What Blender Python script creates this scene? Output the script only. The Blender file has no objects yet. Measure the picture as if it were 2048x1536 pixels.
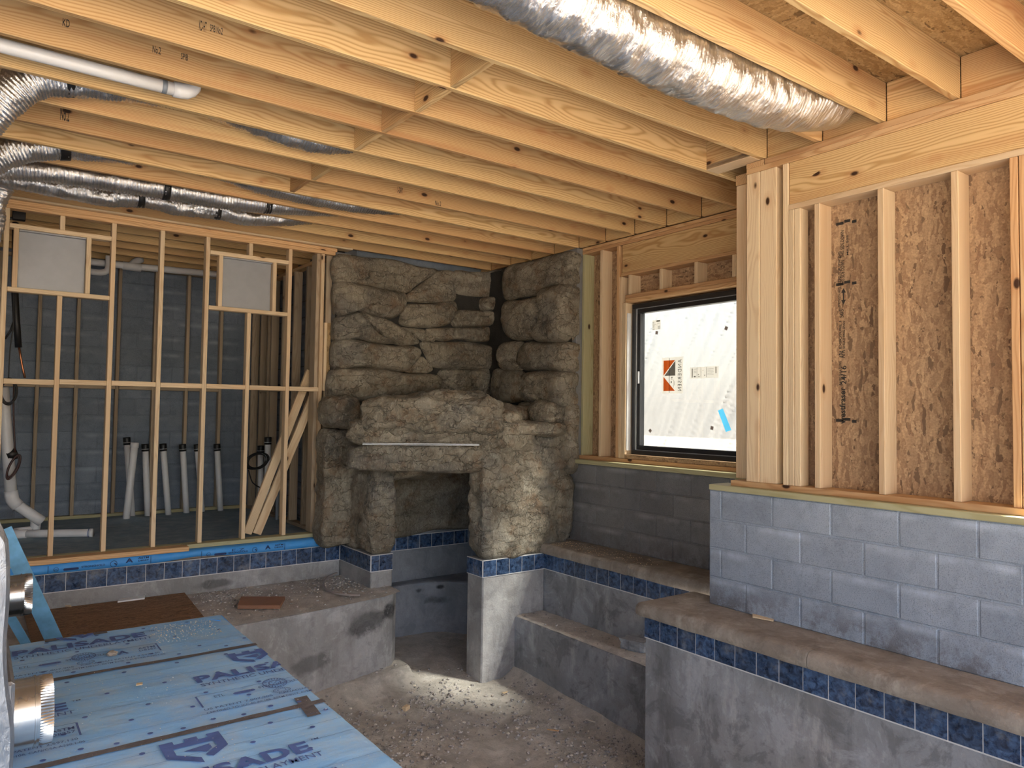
import bpy, bmesh, math, random
import numpy as np
from mathutils import Vector, Matrix, noise
D = bpy.data
sc = bpy.context.scene
COL = sc.collection
random.seed(7)
PI = math.pi

# ------------------------------------------------------------------ camera
F = 1462.77
R0 = Vector((0.8033, -0.5955, 0.0138)).normalized()
U0 = Vector((-0.0341, -0.0228, 0.9992)).normalized()
W0 = R0.cross(U0).normalized()          # backwards
U0 = W0.cross(R0)
FW = -W0
cam_d = D.cameras.new('camera')
cam_d.sensor_width = 36.0
cam_d.lens = F / 2048 * 36.0
cam_d.clip_start = 0.02
cam = D.objects.new('camera', cam_d)
COL.objects.link(cam)
cam.matrix_world = Matrix(((R0.x, U0.x, W0.x, 0), (R0.y, U0.y, W0.y, 0), (R0.z, U0.z, W0.z, 0), (0, 0, 0, 1)))
sc.camera = cam

# ------------------------------------------------------------------ sky, sun, exposure
sc.view_settings.view_transform = 'Standard'
sc.view_settings.look = 'None'
sc.view_settings.gamma = 1.0
sc.view_settings.use_curve_mapping = False
sc.view_settings.exposure = 0.75
SUN_DIR = Vector((-1.0, 1.30, -1.95)).normalized()
world = D.worlds.new('sky')
sc.world = world
world.use_nodes = True
wn = world.node_tree
sky = wn.nodes.new('ShaderNodeTexSky')
sky.sky_type = 'NISHITA'
sky.sun_disc = False
sky.sun_elevation = math.asin(-SUN_DIR.z)
sky.sun_rotation = math.atan2(-SUN_DIR.x, -SUN_DIR.y)
sky.air_density = 1.0
sky.dust_density = 4.0
sky.ozone_density = 0.5
wn.links.new(sky.outputs[0], wn.nodes['Background'].inputs[0])
wn.nodes['Background'].inputs[1].default_value = 0.55
sun_d = D.lights.new('sun', 'SUN')
sun_d.energy = 42.0
sun_d.angle = math.radians(9.0)
sun_d.color = (1.0, 0.93, 0.82)
sun = D.objects.new('sun', sun_d)
COL.objects.link(sun)
sun.location = (6, -8, 9)
sun.rotation_euler = (-SUN_DIR).to_track_quat('Z', 'Y').to_euler()

# ------------------------------------------------------------------ unprojecting photo points onto real planes
def ray(u, v):
    return R0 * ((u - 1024) / F) + U0 * (-(v - 768) / F) + FW
def UX(u, v, x): r = ray(u, v); return r * (x / r.x)
def UY(u, v, y): r = ray(u, v); return r * (y / r.y)
def UZ(u, v, z): r = ray(u, v); return r * (z / r.z)

# ------------------------------------------------------------------ node helpers
class NT:
    def __init__(s, name):
        s.m = D.materials.new(name); s.m.use_nodes = True
        s.t = s.m.node_tree; s.n = s.t.nodes
        s.b = s.n['Principled BSDF']
    def new(s, kind, **kw):
        n = s.n.new('ShaderNode' + kind)
        for k, v in kw.items(): setattr(n, k, v)
        return n
    def put(s, sock, v):
        if isinstance(v, bpy.types.NodeSocket): s.t.links.new(v, sock)
        elif v is not None:
            if hasattr(sock, 'default_value') and not isinstance(v, (int, float)) and len(sock.default_value) == 4 and len(v) == 3:
                v = (*v, 1)
            sock.default_value = v
    def math(s, op, a, b=None, c=None, clamp=False):
        n = s.new('Math', operation=op); n.use_clamp = clamp
        for i, v in enumerate((a, b, c)):
            if v is not None: s.put(n.inputs[i], v)
        return n.outputs[0]
    def vmath(s, op, a, b=None, scale=None):
        n = s.new('VectorMath', operation=op)
        s.put(n.inputs[0], a)
        if b is not None: s.put(n.inputs[1], b)
        if scale is not None: s.put(n.inputs['Scale'], scale)
        return n.outputs['Value'] if op in ('LENGTH', 'DISTANCE', 'DOT_PRODUCT') else n.outputs[0]
    def mix(s, f, a, b, blend='MIX'):
        n = s.new('Mix', data_type='RGBA', blend_type=blend)
        s.put(n.inputs[0], f); s.put(n.inputs[6], a); s.put(n.inputs[7], b)
        return n.outputs[2]
    def noise(s, vec, scale, detail=4.0, rough=0.55, dist=0.0, col=False):
        n = s.new('TexNoise'); s.put(n.inputs['Vector'], vec)
        n.inputs['Scale'].default_value = scale; n.inputs['Detail'].default_value = detail
        n.inputs['Roughness'].default_value = rough; n.inputs['Distortion'].default_value = dist
        return n.outputs['Color' if col else 'Fac']
    def voro(s, vec, scale, out='Distance', feature='F1', rnd=1.0):
        n = s.new('TexVoronoi', feature=feature); s.put(n.inputs['Vector'], vec)
        n.inputs['Scale'].default_value = scale; n.inputs['Randomness'].default_value = rnd
        return n.outputs[out]
    def rng(s, v, a, b, c=0.0, d=1.0, smooth=False):
        n = s.new('MapRange'); n.clamp = True
        if smooth: n.interpolation_type = 'SMOOTHSTEP'
        s.put(n.inputs[0], v)
        for i, q in zip((1, 2, 3, 4), (a, b, c, d)): n.inputs[i].default_value = q
        return n.outputs[0]
    def bump(s, h, strength=0.3, dist=0.01):
        n = s.new('Bump'); n.inputs['Strength'].default_value = strength; n.inputs['Distance'].default_value = dist
        s.put(n.inputs['Height'], h); s.put(s.b.inputs['Normal'], n.outputs[0])
    def obj(s): return s.new('TexCoord').outputs['Object']
    def pos(s): return s.new('NewGeometry').outputs['Position']
    def rand(s): return s.new('ObjectInfo').outputs['Random']
    def rcol(s):
        n = s.new('TexWhiteNoise', noise_dimensions='1D'); s.put(n.inputs['W'], s.rand()); return n.outputs['Color']
    def fin(s, col=None, rough=0.6, metal=0.0, spec=None):
        s.put(s.b.inputs['Base Color'], col); s.put(s.b.inputs['Roughness'], rough); s.put(s.b.inputs['Metallic'], metal)
        if spec is not None: s.put(s.b.inputs['Specular IOR Level'], spec)
        return s.m

def flat(name, col, rough=0.6, metal=0.0, var=0.08, bump=0.0):
    t = NT(name)
    n = t.noise(t.obj(), 9.0)
    c = t.mix(t.rng(n, 0.3, 0.7), tuple(q * (1 - var) for q in col), tuple(min(1, q * (1 + var)) for q in col))
    if bump: t.bump(t.noise(t.obj(), 120.0), bump, 0.004)
    return t.fin(c, rough, metal)

def wood(name, light, dark, red, freq=85.0, knots=0.62, contrast=0.75, vary=0.25, grey=None):
    t = NT(name)
    o = t.obj(); rc = t.rcol()
    off = t.vmath('MULTIPLY', t.vmath('SUBTRACT', rc, (0.5, 0.5, 0.5)), (40, 40, 40))
    P = t.vmath('ADD', o, off)
    wob = t.noise(t.vmath('MULTIPLY', P, (1.1, 5, 5)), 1.0, 2.0, col=True)
    pith = t.vmath('MULTIPLY', t.vmath('SUBTRACT', rc, (0.5, 0.5, 0.5)), (0, 0.16, 0.16))
    q = t.vmath('ADD', t.vmath('ADD', o, pith), t.vmath('MULTIPLY', t.vmath('SUBTRACT', wob, (0.5, 0.5, 0.5)), (0, 0.10, 0.10)))
    r = t.vmath('LENGTH', t.vmath('MULTIPLY', q, (0, 1, 1)))
    fine = t.noise(t.vmath('MULTIPLY', P, (3, 60, 60)), 1.0, 3.0)
    s_ = t.math('SINE', t.math('MULTIPLY_ADD', r, freq * 2 * PI, t.math('MULTIPLY', fine, 2.2)))
    ring = t.math('POWER', t.math('MULTIPLY_ADD', s_, 0.5, 0.5), 2.2)
    c = t.mix(t.math('MULTIPLY', ring, contrast), light, dark)
    streak = t.rng(t.noise(t.vmath('MULTIPLY', P, (0.35, 9, 9)), 1.0, 3.0), 0.52, 0.72)
    c = t.mix(t.math('MULTIPLY', streak, 0.55), c, red)
    sr = t.new('SeparateColor'); t.put(sr.inputs[0], rc)
    c = t.mix(t.rng(sr.outputs[1], 0.72, 0.95, 0, 0.32), c, red)
    kv = t.vmath('MULTIPLY', P, (4.2, 8.0, 8.0))
    kd = t.voro(kv, 1.0); kc = t.voro(kv, 1.0, 'Color')
    sep = t.new('SeparateColor'); t.put(sep.inputs[0], kc)
    ok = t.math('GREATER_THAN', sep.outputs[0], knots)
    kn = t.math('MULTIPLY', t.rng(kd, 0.09, 0.15, 1, 0), ok)
    halo = t.math('MULTIPLY', t.rng(kd, 0.10, 0.34, 0.55, 0), ok)
    c = t.mix(halo, c, red)
    c = t.mix(kn, c, (0.055, 0.022, 0.010))
    sp2 = t.new('SeparateColor'); t.put(sp2.inputs[0], rc)
    tint = t.rng(sp2.outputs[2], 0, 1, 1 - vary, 1 + vary * 0.4)
    c = t.mix(1.0, c, t.new_comb(tint), 'MULTIPLY')
    if grey: c = t.mix(t.rng(t.noise(P, 5.0), 0.35, 0.7, 0.1, 0.75), c, grey)
    t.bump(t.math('ADD', t.math('MULTIPLY', ring, 0.35), fine), 0.22, 0.003)
    return t.fin(c, 0.62, 0, 0.35)
def _nc(s, v):
    n = s.new('CombineColor')
    for i in range(3): s.put(n.inputs[i], v)
    return n.outputs[0]
NT.new_comb = _nc

def concrete(name, a, b, dark, stain=0.5, bump=0.5, scale=1.0, spots=(), lime=None, sand=0.0):
    t = NT(name); p = t.pos()
    n1 = t.noise(p, 1.6 * scale, 6.0, 0.62); n2 = t.noise(p, 7.0 * scale, 5.0, 0.6); n3 = t.noise(p, 60.0, 3.0, 0.6)
    c = t.mix(t.rng(n1, 0.38, 0.62), a, b)
    c = t.mix(t.rng(n2, 0.35, 0.75, 0, 0.5), c, tuple(q * 0.72 for q in b))
    c = t.mix(t.rng(t.noise(t.vmath('MULTIPLY', p, (3, 3, 0.9)), 1.3, 5.0, 0.65), 0.55, 0.75, 0, stain), c, dark)
    if lime: c = t.mix(t.rng(t.noise(t.vmath('MULTIPLY', p, (5, 5, 1.2)), 1.0, 5.0, 0.7), 0.56, 0.7, 0, 0.55), c, lime)
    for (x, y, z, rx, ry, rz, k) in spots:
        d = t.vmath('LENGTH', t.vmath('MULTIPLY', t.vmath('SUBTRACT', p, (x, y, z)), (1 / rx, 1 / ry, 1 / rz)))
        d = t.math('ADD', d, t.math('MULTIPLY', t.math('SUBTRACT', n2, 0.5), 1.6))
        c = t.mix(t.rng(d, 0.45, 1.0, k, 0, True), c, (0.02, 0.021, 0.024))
    n5 = t.noise(t.vmath('ADD', p, (3.3, 1.7, 0.4)), 3.4 * scale, 7.0, 0.72, 0.5)
    c = t.mix(t.rng(n5, 0.53, 0.60, 0, 0.42 * stain / 0.65), c, tuple(q * 0.55 for q in b))
    c = t.mix(t.rng(n5, 0.40, 0.46, 0.35 * stain / 0.65, 0), c, tuple(min(1, q * 1.3) for q in a))
    sc_ = t.noise(t.vmath('MULTIPLY', p, (26, 26, 2.2)), 1.0, 5.0, 0.75)
    c = t.mix(t.rng(sc_, 0.60, 0.72, 0, 0.35), c, tuple(q * 0.6 for q in b))
    c = t.mix(t.rng(n3, 0.3, 0.7, 0, 0.25), c, tuple(q * 0.55 for q in a))
    h = t.math('ADD', t.math('MULTIPLY', n2, 1.2), t.math('MULTIPLY', n3, 0.5))
    t.bump(h, bump, 0.012)
    return t.fin(c, 0.85, 0, 0.25)

# ------------------------------------------------------------------ materials
M = {}
M['joist'] = wood('yellow_pine', (0.80, 0.56, 0.275), (0.54, 0.305, 0.115), (0.50, 0.215, 0.085), 95, 0.66, 0.85, 0.2)
M['stud'] = wood('spruce_stud', (0.86, 0.675, 0.44), (0.69, 0.48, 0.275), (0.62, 0.37, 0.19), 95, 0.78, 0.55, 0.14)
M['plate'] = wood('plate_pine', (0.74, 0.48, 0.25), (0.52, 0.27, 0.11), (0.52, 0.25, 0.11), 80, 0.70, 0.7, 0.16)
M['treated'] = wood('treated_pine', (0.52, 0.49, 0.29), (0.38, 0.33, 0.16), (0.42, 0.36, 0.20), 80, 0.85, 0.6, 0.12)
M['greywood'] = wood('dusty_stud', (0.50, 0.40, 0.28), (0.36, 0.26, 0.17), (0.36, 0.26, 0.17), 90, 0.8, 0.6, 0.2)
M['brownwood'] = wood('brown_offcut', (0.36, 0.19, 0.115), (0.27, 0.13, 0.075), (0.28, 0.13, 0.075), 110, 0.98, 0.5, 0.05)

def osb(name, a, b, dk, axis=2):
    t = NT(name); o = t.vmath('ADD', t.obj(), t.vmath('MULTIPLY', t.rcol(), (30, 30, 30)))
    wv = t.vmath('ADD', o, t.vmath('MULTIPLY', t.noise(o, 6.0, 3.0, col=True), (0.08, 0.08, 0.08)))
    c = None
    for i, (ang, sc_) in enumerate(((0.35, (9, 55, 55)), (1.25, (8, 46, 46)), (2.35, (11, 60, 60)), (2.9, (7, 50, 50)))):
        rot = (0, 0, ang) if axis == 2 else (0, ang, 0)
        mp = t.new('Mapping', vector_type='POINT'); t.put(mp.inputs[0], wv)
        mp.inputs['Rotation'].default_value = rot; mp.inputs['Scale'].default_value = sc_
        col = t.voro(mp.outputs[0], 1.0, 'Color'); d = t.voro(mp.outputs[0], 1.0)
        sp = t.new('SeparateColor'); t.put(sp.inputs[0], col)
        ci = t.mix(sp.outputs[0], a, b)
        ci = t.mix(t.math('MULTIPLY', t.math('GREATER_THAN', sp.outputs[1], 0.93), 0.75), ci, dk)
        if c is None: c, hh = ci, sp.outputs[2]
        else:
            f = t.math('GREATER_THAN', t.noise(t.vmath('ADD', o, (i * 7.0, 0, 0)), 16.0, 3.0), 0.5)
            c = t.mix(f, c, ci)
    n = t.noise(o, 90.0, 3.0)
    c = t.mix(t.rng(n, 0.35, 0.7, 0.0, 0.45), c, tuple(q * 0.5 for q in b))
    t.bump(t.math('ADD', hh, n), 0.3, 0.003)
    return t.fin(c, 0.7, 0, 0.3)
M['osb'] = osb('oriented_strand_board', (0.62, 0.425, 0.25), (0.34, 0.205, 0.12), (0.13, 0.08, 0.05), 1)
M['osb_roof'] = osb('subfloor_strand_board', (0.58, 0.40, 0.20), (0.36, 0.22, 0.09), (0.12, 0.07, 0.03))
M['osb_dirty'] = osb('dusty_strand_board', (0.40, 0.235, 0.125), (0.23, 0.125, 0.065), (0.12, 0.07, 0.04))

def cmu(name, a, b, k=1.0):
    t = NT(name); p = t.pos(); rn = t.rand()
    c = t.mix(t.rng(t.noise(p, 2.2, 5.0, 0.6), 0.35, 0.65), a, b)
    c = t.mix(1.0, c, t.new_comb(t.rng(rn, 0, 1, 0.90, 1.06)), 'MULTIPLY')
    pit = t.noise(p, 170.0, 3.0, 0.7)
    c = t.mix(t.rng(pit, 0.53, 0.64, 0, 0.6), c, tuple(q * 0.40 for q in a))
    c = t.mix(t.rng(t.noise(p, 11.0, 6.0, 0.7), 0.5, 0.7, 0, 0.45), c, tuple(q * 0.62 for q in a))
    # soil splashed along the foot of the wall
    sx = t.new('SeparateXYZ'); t.put(sx.inputs[0], p)
    soil = t.math('MULTIPLY', t.rng(sx.outputs[2], -1.33, -1.10, 1, 0), t.rng(t.noise(p, 6.0, 6.0, 0.75), 0.44, 0.58))
    c = t.mix(t.math('MULTIPLY', soil, 0.75 * k), c, (0.13, 0.11, 0.105))
    fr_ = t.math('FRACT', t.math('DIVIDE', t.math('ADD', sx.outputs[2], 10.528), 0.2035))
    near = t.rng(t.math('ABSOLUTE', t.math('SUBTRACT', fr_, 0.5)), 0.32, 0.5)
    c = t.mix(t.math('MULTIPLY', near, t.rng(t.noise(t.vmath('MULTIPLY', p, (2.5, 2.5, 2.5)), 1.0, 4.0, 0.6), 0.47, 0.66, 0, 0.75)), c, tuple(min(1, q * 1.45) for q in b))
    t.bump(t.math('ADD', pit, t.noise(p, 40.0, 4.0)), 0.5, 0.006)
    return t.fin(c, 0.9, 0, 0.2)
M['cmu'] = cmu('painted_block', (0.335, 0.385, 0.465), (0.42, 0.475, 0.56))
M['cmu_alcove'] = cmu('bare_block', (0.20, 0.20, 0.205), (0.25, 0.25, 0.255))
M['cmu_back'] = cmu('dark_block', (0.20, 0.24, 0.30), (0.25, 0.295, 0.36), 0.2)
M['mortar'] = concrete('mortar', (0.34, 0.35, 0.37), (0.29, 0.30, 0.32), (0.2, 0.2, 0.21), 0.3, 0.4)
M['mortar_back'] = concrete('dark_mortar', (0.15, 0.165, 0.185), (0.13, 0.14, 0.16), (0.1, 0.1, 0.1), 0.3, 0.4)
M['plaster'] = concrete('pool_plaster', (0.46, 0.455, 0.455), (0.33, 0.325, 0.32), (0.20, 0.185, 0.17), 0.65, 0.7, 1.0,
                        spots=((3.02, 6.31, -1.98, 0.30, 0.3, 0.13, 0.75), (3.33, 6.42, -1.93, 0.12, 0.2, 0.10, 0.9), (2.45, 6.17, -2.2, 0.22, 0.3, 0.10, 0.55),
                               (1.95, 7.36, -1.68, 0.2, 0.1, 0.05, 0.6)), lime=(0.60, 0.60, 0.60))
M['plaster_grey'] = concrete('pool_wall_plaster', (0.37, 0.385, 0.415), (0.245, 0.25, 0.26), (0.12, 0.118, 0.118), 0.9, 0.55, 1.0, lime=(0.58, 0.57, 0.57))
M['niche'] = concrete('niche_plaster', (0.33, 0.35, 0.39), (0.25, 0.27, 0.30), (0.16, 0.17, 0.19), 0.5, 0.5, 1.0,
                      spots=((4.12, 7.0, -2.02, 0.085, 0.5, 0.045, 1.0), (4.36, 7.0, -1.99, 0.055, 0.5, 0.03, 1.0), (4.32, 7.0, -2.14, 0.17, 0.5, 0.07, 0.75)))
M['coping'] = concrete('brown_coping', (0.37, 0.325, 0.28), (0.28, 0.24, 0.205), (0.16, 0.125, 0.10), 0.65, 0.5, 1.6, lime=(0.56, 0.52, 0.46))
M['dirt'] = concrete('dusty_ledge', (0.66, 0.615, 0.565), (0.52, 0.48, 0.44), (0.30, 0.265, 0.24), 0.6, 0.9, 2.0)
M['floor'] = concrete('pool_floor_dirt', (0.62, 0.585, 0.53), (0.48, 0.45, 0.40), (0.31, 0.285, 0.255), 0.7, 1.0, 1.5)
M['soil'] = concrete('outside_soil', (0.37, 0.31, 0.235), (0.31, 0.26, 0.195), (0.25, 0.21, 0.16), 0.5, 0.6, 0.4)
M['smooth'] = concrete('smooth_render', (0.27, 0.27, 0.275), (0.24, 0.24, 0.245), (0.19, 0.19, 0.19), 0.3, 0.15)

def tile():
    t = NT('glazed_tile'); p = t.vmath('ADD', t.obj(), t.vmath('MULTIPLY', t.rcol(), (9, 9, 9)))
    n = t.noise(p, 26.0, 5.0, 0.65, 0.6)
    c = t.mix(t.rng(n, 0.36, 0.64), (0.010, 0.020, 0.05), (0.075, 0.135, 0.26))
    sp = t.new('SeparateColor'); t.put(sp.inputs[0], t.rcol())
    c = t.mix(1.0, c, t.new_comb(t.rng(sp.outputs[0], 0, 1, 0.75, 1.3)), 'MULTIPLY')
    d = t.noise(t.pos(), 8.0, 6.0, 0.7)
    scale = t.rng(d, 0.56, 0.72, 0, 0.55)
    c = t.mix(scale, c, (0.30, 0.30, 0.31))
    t.bump(n, 0.12, 0.003)
    return t.fin(c, t.rng(d, 0.4, 0.65, 0.22, 0.6), 0, 0.5)
M['tile'] = tile()
M['grout'] = flat('white_grout', (0.66, 0.66, 0.66), 0.8)

def rock():
    t = NT('sculpted_rock'); p = t.pos()
    n1 = t.noise(p, 2.4, 6.0, 0.65, 0.4); n2 = t.noise(p, 5.0, 6.0, 0.65); n3 = t.noise(t.vmath('MULTIPLY', p, (1, 1, 0.45)), 42.0, 5.0, 0.68)
    n4 = t.noise(p, 1.3, 4.0, 0.6)
    c = t.mix(t.rng(n1, 0.38, 0.60), (0.44, 0.385, 0.295), (0.24, 0.205, 0.155))
    c = t.mix(t.rng(n2, 0.52, 0.66, 0, 0.6), c, (0.27, 0.165, 0.095))
    c = t.mix(t.rng(n4, 0.50, 0.62, 0, 0.6), c, (0.20, 0.195, 0.185))
    n6 = t.noise(t.vmath('ADD', p, (5, 2, 9)), 3.1, 6.0, 0.7, 0.6)
    c = t.mix(t.rng(n6, 0.57, 0.70, 0, 0.7), c, (0.075, 0.070, 0.064))
    c = t.mix(t.rng(n6, 0.36, 0.47, 0.6, 0), c, (0.56, 0.515, 0.42))
    c = t.mix(t.rng(n3, 0.54, 0.72, 0, 0.6), c, (0.62, 0.57, 0.46))
    c = t.mix(t.rng(n3, 0.26, 0.40, 0.6, 0), c, (0.06, 0.055, 0.048))
    cr = t.voro(t.vmath('ADD', t.vmath('MULTIPLY', p, (0.7, 0.7, 1.6)), t.vmath('MULTIPLY', t.noise(p, 7.0, 4.0, col=True), (0.30, 0.30, 0.30))), 6.5, 'Distance', 'DISTANCE_TO_EDGE')
    crack = t.rng(cr, 0.0, 0.035, 0, 1)
    c = t.mix(t.rng(crack, 0, 0.6, 0.25, 0), c, (0.035, 0.03, 0.026))
    h = t.math('ADD', t.math('ADD', t.math('MULTIPLY', n3, 0.8), t.math('MULTIPLY', n2, 1.4)), t.math('MULTIPLY', crack, 0.35))
    t.bump(h, 1.0, 0.045)
    return t.fin(c, 0.85, 0, 0.25)
M['rock'] = rock()
M['rock_dark'] = concrete('rock_joint_shade', (0.05, 0.047, 0.042), (0.035, 0.033, 0.03), (0.02, 0.02, 0.02), 0.5, 0.9)  # dark joint paint, made near-black so recess shade sits in the colour

def foil(name, col, rough, bs, crinkle=35.0):
    t = NT(name); p = t.obj()
    n = t.noise(t.vmath('MULTIPLY', p, (3.0, 0.8, 0.8)), crinkle, 5.0, 0.65, 0.5); n2 = t.noise(p, 7.0, 3.0)
    c = t.mix(t.rng(n2, 0.3, 0.7), col, tuple(q * 0.8 for q in col))
    t.bump(t.math('ADD', n, n2), bs, 0.02)
    return t.fin(c, t.rng(n2, 0.3, 0.7, rough * 0.8, rough * 1.3), 0.95)
M['foil'] = foil('duct_foil', (0.86, 0.86, 0.88), 0.16, 0.55, 22.0)
M['foil_dull'] = foil('dull_facing', (0.42, 0.43, 0.45), 0.5, 0.5, 14.0)
M['galv'] = foil('galvanized_steel', (0.70, 0.72, 0.74), 0.24, 0.03, 9.0)
M['galv_panel'] = flat('satin_sheet_metal', (0.37, 0.385, 0.41), 0.5, 0.35, 0.05)
M['brace'] = flat('blue_galvanized', (0.15, 0.38, 0.60), 0.42, 0.25, 0.25)
M['pvc'] = flat('white_pvc', (0.80, 0.80, 0.81), 0.35, 0, 0.03)
M['pvc_grey'] = flat('grey_conduit', (0.22, 0.25, 0.29), 0.4, 0, 0.05)
M['black'] = flat('black_rubber', (0.012, 0.012, 0.013), 0.45)
M['frame'] = flat('black_frame', (0.016, 0.018, 0.022), 0.38)
M['frame_line'] = flat('bare_aluminium_bead', (0.62, 0.64, 0.66), 0.35, 0.6)
M['copper'] = flat('copper', (0.55, 0.24, 0.12), 0.35, 1.0)
M['brown_wire'] = flat('brown_cable', (0.055, 0.018, 0.014), 0.35)
M['hose'] = flat('dusty_hose', (0.36, 0.31, 0.29), 0.6)
M['paper'] = flat('paper', (0.78, 0.78, 0.78), 0.8)
M['ink'] = flat('print_ink', (0.085, 0.14, 0.36), 0.7, 0, 0.25)
M['ink_dark'] = flat('strip_ink', (0.015, 0.035, 0.13), 0.7)
M['stamp'] = flat('stamp_ink', (0.03, 0.026, 0.022), 0.8)
M['seamtape'] = concrete('seam_tape', (0.17, 0.155, 0.155), (0.13, 0.12, 0.12), (0.16, 0.13, 0.11), 0.6, 0.4, 4.0)
M['chip'] = flat('pale_chip', (0.72, 0.66, 0.56), 0.8)
M['sawdust'] = flat('sawdust', (0.72, 0.55, 0.34), 0.9)
M['gravel'] = None

def gravel():
    t = NT('gravel'); n = t.noise(t.pos(), 55.0, 2.0, 0.5)
    c = t.mix(t.rng(n, 0.35, 0.65), (0.17, 0.16, 0.155), (0.62, 0.58, 0.54))
    return t.fin(c, 0.9)
M['gravel'] = gravel()

def membrane(name, a, b, dust):
    t = NT(name); p = t.obj()
    n1 = t.noise(t.vmath('MULTIPLY', p, (1, 2.5, 1)), 2.2, 5.0, 0.6); n2 = t.noise(p, 8.0, 5.0, 0.65)
    c = t.mix(t.rng(n1, 0.35, 0.65), a, b)
    c = t.mix(t.rng(n2, 0.45, 0.72, 0, dust), c, (0.55, 0.57, 0.57))
    t.bump(t.math('ADD', t.noise(t.vmath('MULTIPLY', p, (1, 3.0, 1)), 7.0, 4.0, 0.6), t.math('MULTIPLY', t.noise(p, 150.0, 2.0), 0.15)), 0.35, 0.012)
    return t.fin(c, 0.55, 0, 0.4)
M['blue'] = membrane('blue_underlayment', (0.235, 0.51, 0.87), (0.35, 0.62, 0.91), 0.42)
M['blue_bright'] = membrane('blue_flashing', (0.055, 0.33, 0.80), (0.07, 0.36, 0.84), 0.08)
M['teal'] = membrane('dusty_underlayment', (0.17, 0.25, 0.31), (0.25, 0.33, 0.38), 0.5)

def film():
    t = NT('plastic_film'); t.n.remove(t.b)
    tr = t.new('BsdfTransparent'); tl = t.new('BsdfTranslucent'); df = t.new('BsdfDiffuse')
    tr.inputs[0].default_value = (1, 1, 1, 1); tl.inputs[0].default_value = (0.11, 0.11, 0.11, 1)
    df.inputs[0].default_value = (0.6, 0.6, 0.6, 1)
    m1 = t.new('MixShader'); m1.inputs[0].default_value = 0.30
    t.t.links.new(tl.outputs[0], m1.inputs[1]); t.t.links.new(df.outputs[0], m1.inputs[2])
    m2 = t.new('MixShader'); t.put(m2.inputs[0], t.rng(t.noise(t.vmath('MULTIPLY', t.obj(), (1, 3, 1)), 5.0, 3.0), 0.35, 0.7, 0.87, 0.92))
    t.t.links.new(tr.outputs[0], m2.inputs[1]); t.t.links.new(m1.outputs[0], m2.inputs[2])
    t.t.links.new(m2.outputs[0], t.n['Material Output'].inputs[0])
    return t.m
M['film'] = film()
def pane():
    t = NT('window_pane'); t.n.remove(t.b)
    tr = t.new('BsdfTransparent'); tr.inputs[0].default_value = (0.93, 0.95, 0.95, 1)
    gl = t.new('BsdfGlossy'); gl.inputs['Roughness'].default_value = 0.02
    m = t.new("MixShader")
    m.inputs[0].default_value = 0.05; t.t.links.new(tr.outputs[0], m.inputs[1]); t.t.links.new(gl.outputs[0], m.inputs[2])
    t.t.links.new(m.outputs[0], t.n['Material Output'].inputs[0])
    return t.m
M['pane'] = pane()
def sheer(name, col):
    t = NT(name); t.n.remove(t.b)
    tl = t.new('BsdfTranslucent'); df = t.new('BsdfDiffuse'); m = t.new('MixShader'); m.inputs[0].default_value = 0.35
    tl.inputs[0].default_value = (*col, 1); df.inputs[0].default_value = (*col, 1)
    t.t.links.new(tl.outputs[0], m.inputs[1]); t.t.links.new(df.outputs[0], m.inputs[2])
    t.t.links.new(m.outputs[0], t.n['Material Output'].inputs[0])
    return t.m
M['label_white'] = sheer('label_paper', (0.62, 0.60, 0.55))
M['label_grey'] = sheer('label_grey', (0.17, 0.155, 0.14))
M['label_orange'] = sheer('label_orange', (0.72, 0.13, 0.02))
M['label_ink'] = sheer('label_ink', (0.07, 0.06, 0.06))
M['label_brown'] = sheer('spacer_brown', (0.10, 0.075, 0.065))
M['label_blue'] = sheer('blue_tape', (0.10, 0.50, 0.80))

# ------------------------------------------------------------------ object helpers
ABS = {}
def root(name, loc, kind=None, label=None, cat=None, group=None):
    o = D.objects.new(name, None); COL.objects.link(o)
    o.empty_display_size = 0.1
    o.location = loc; ABS[o.name] = Matrix.Translation(loc)
    tag(o, kind, label, cat, group); return o
def tag(o, kind=None, label=None, cat=None, group=None):
    if kind: o['kind'] = kind
    if label: o['label'] = label
    if cat: o['category'] = cat
    if group: o['group'] = group
    return o
def link(name, me, parent=None, mw=None):
    o = D.objects.new(name, me); COL.objects.link(o)
    mw = mw if mw is not None else Matrix.Identity(4)
    if parent is not None:
        o.parent = parent; o.matrix_local = ABS[parent.name].inverted() @ mw
    else:
        o.matrix_world = mw
    ABS[o.name] = mw.copy()
    return o
def mesh(name, verts, faces, m, smooth=False):
    me = D.meshes.new(name); me.from_pydata([tuple(v) for v in verts], [], faces); me.update()
    me.materials.append(m)
    if smooth: me.shade_smooth()
    return me
_cache = {}
def box_mesh(l, w, h, m, bev):
    key = (round(l, 4), round(w, 4), round(h, 4), m.name, bev)
    if key in _cache: return _cache[key]
    bm = bmesh.new(); bmesh.ops.create_cube(bm, size=1.0)
    bmesh.ops.scale(bm, vec=(l, w, h), verts=bm.verts)
    if bev: bmesh.ops.bevel(bm, geom=list(bm.edges), offset=min(bev, w * 0.3, h * 0.3), segments=1, affect='EDGES')
    me = D.meshes.new('piece'); bm.to_mesh(me); bm.free(); me.materials.append(m)
    _cache[key] = me; return me
RX = Matrix.Identity(3)
RZ = Matrix(((0, 1, 0), (0, 0, 1), (1, 0, 0)))     # local X up
RY = Matrix(((0, 0, 1), (1, 0, 0), (0, 1, 0)))     # local X along world Y
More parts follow.
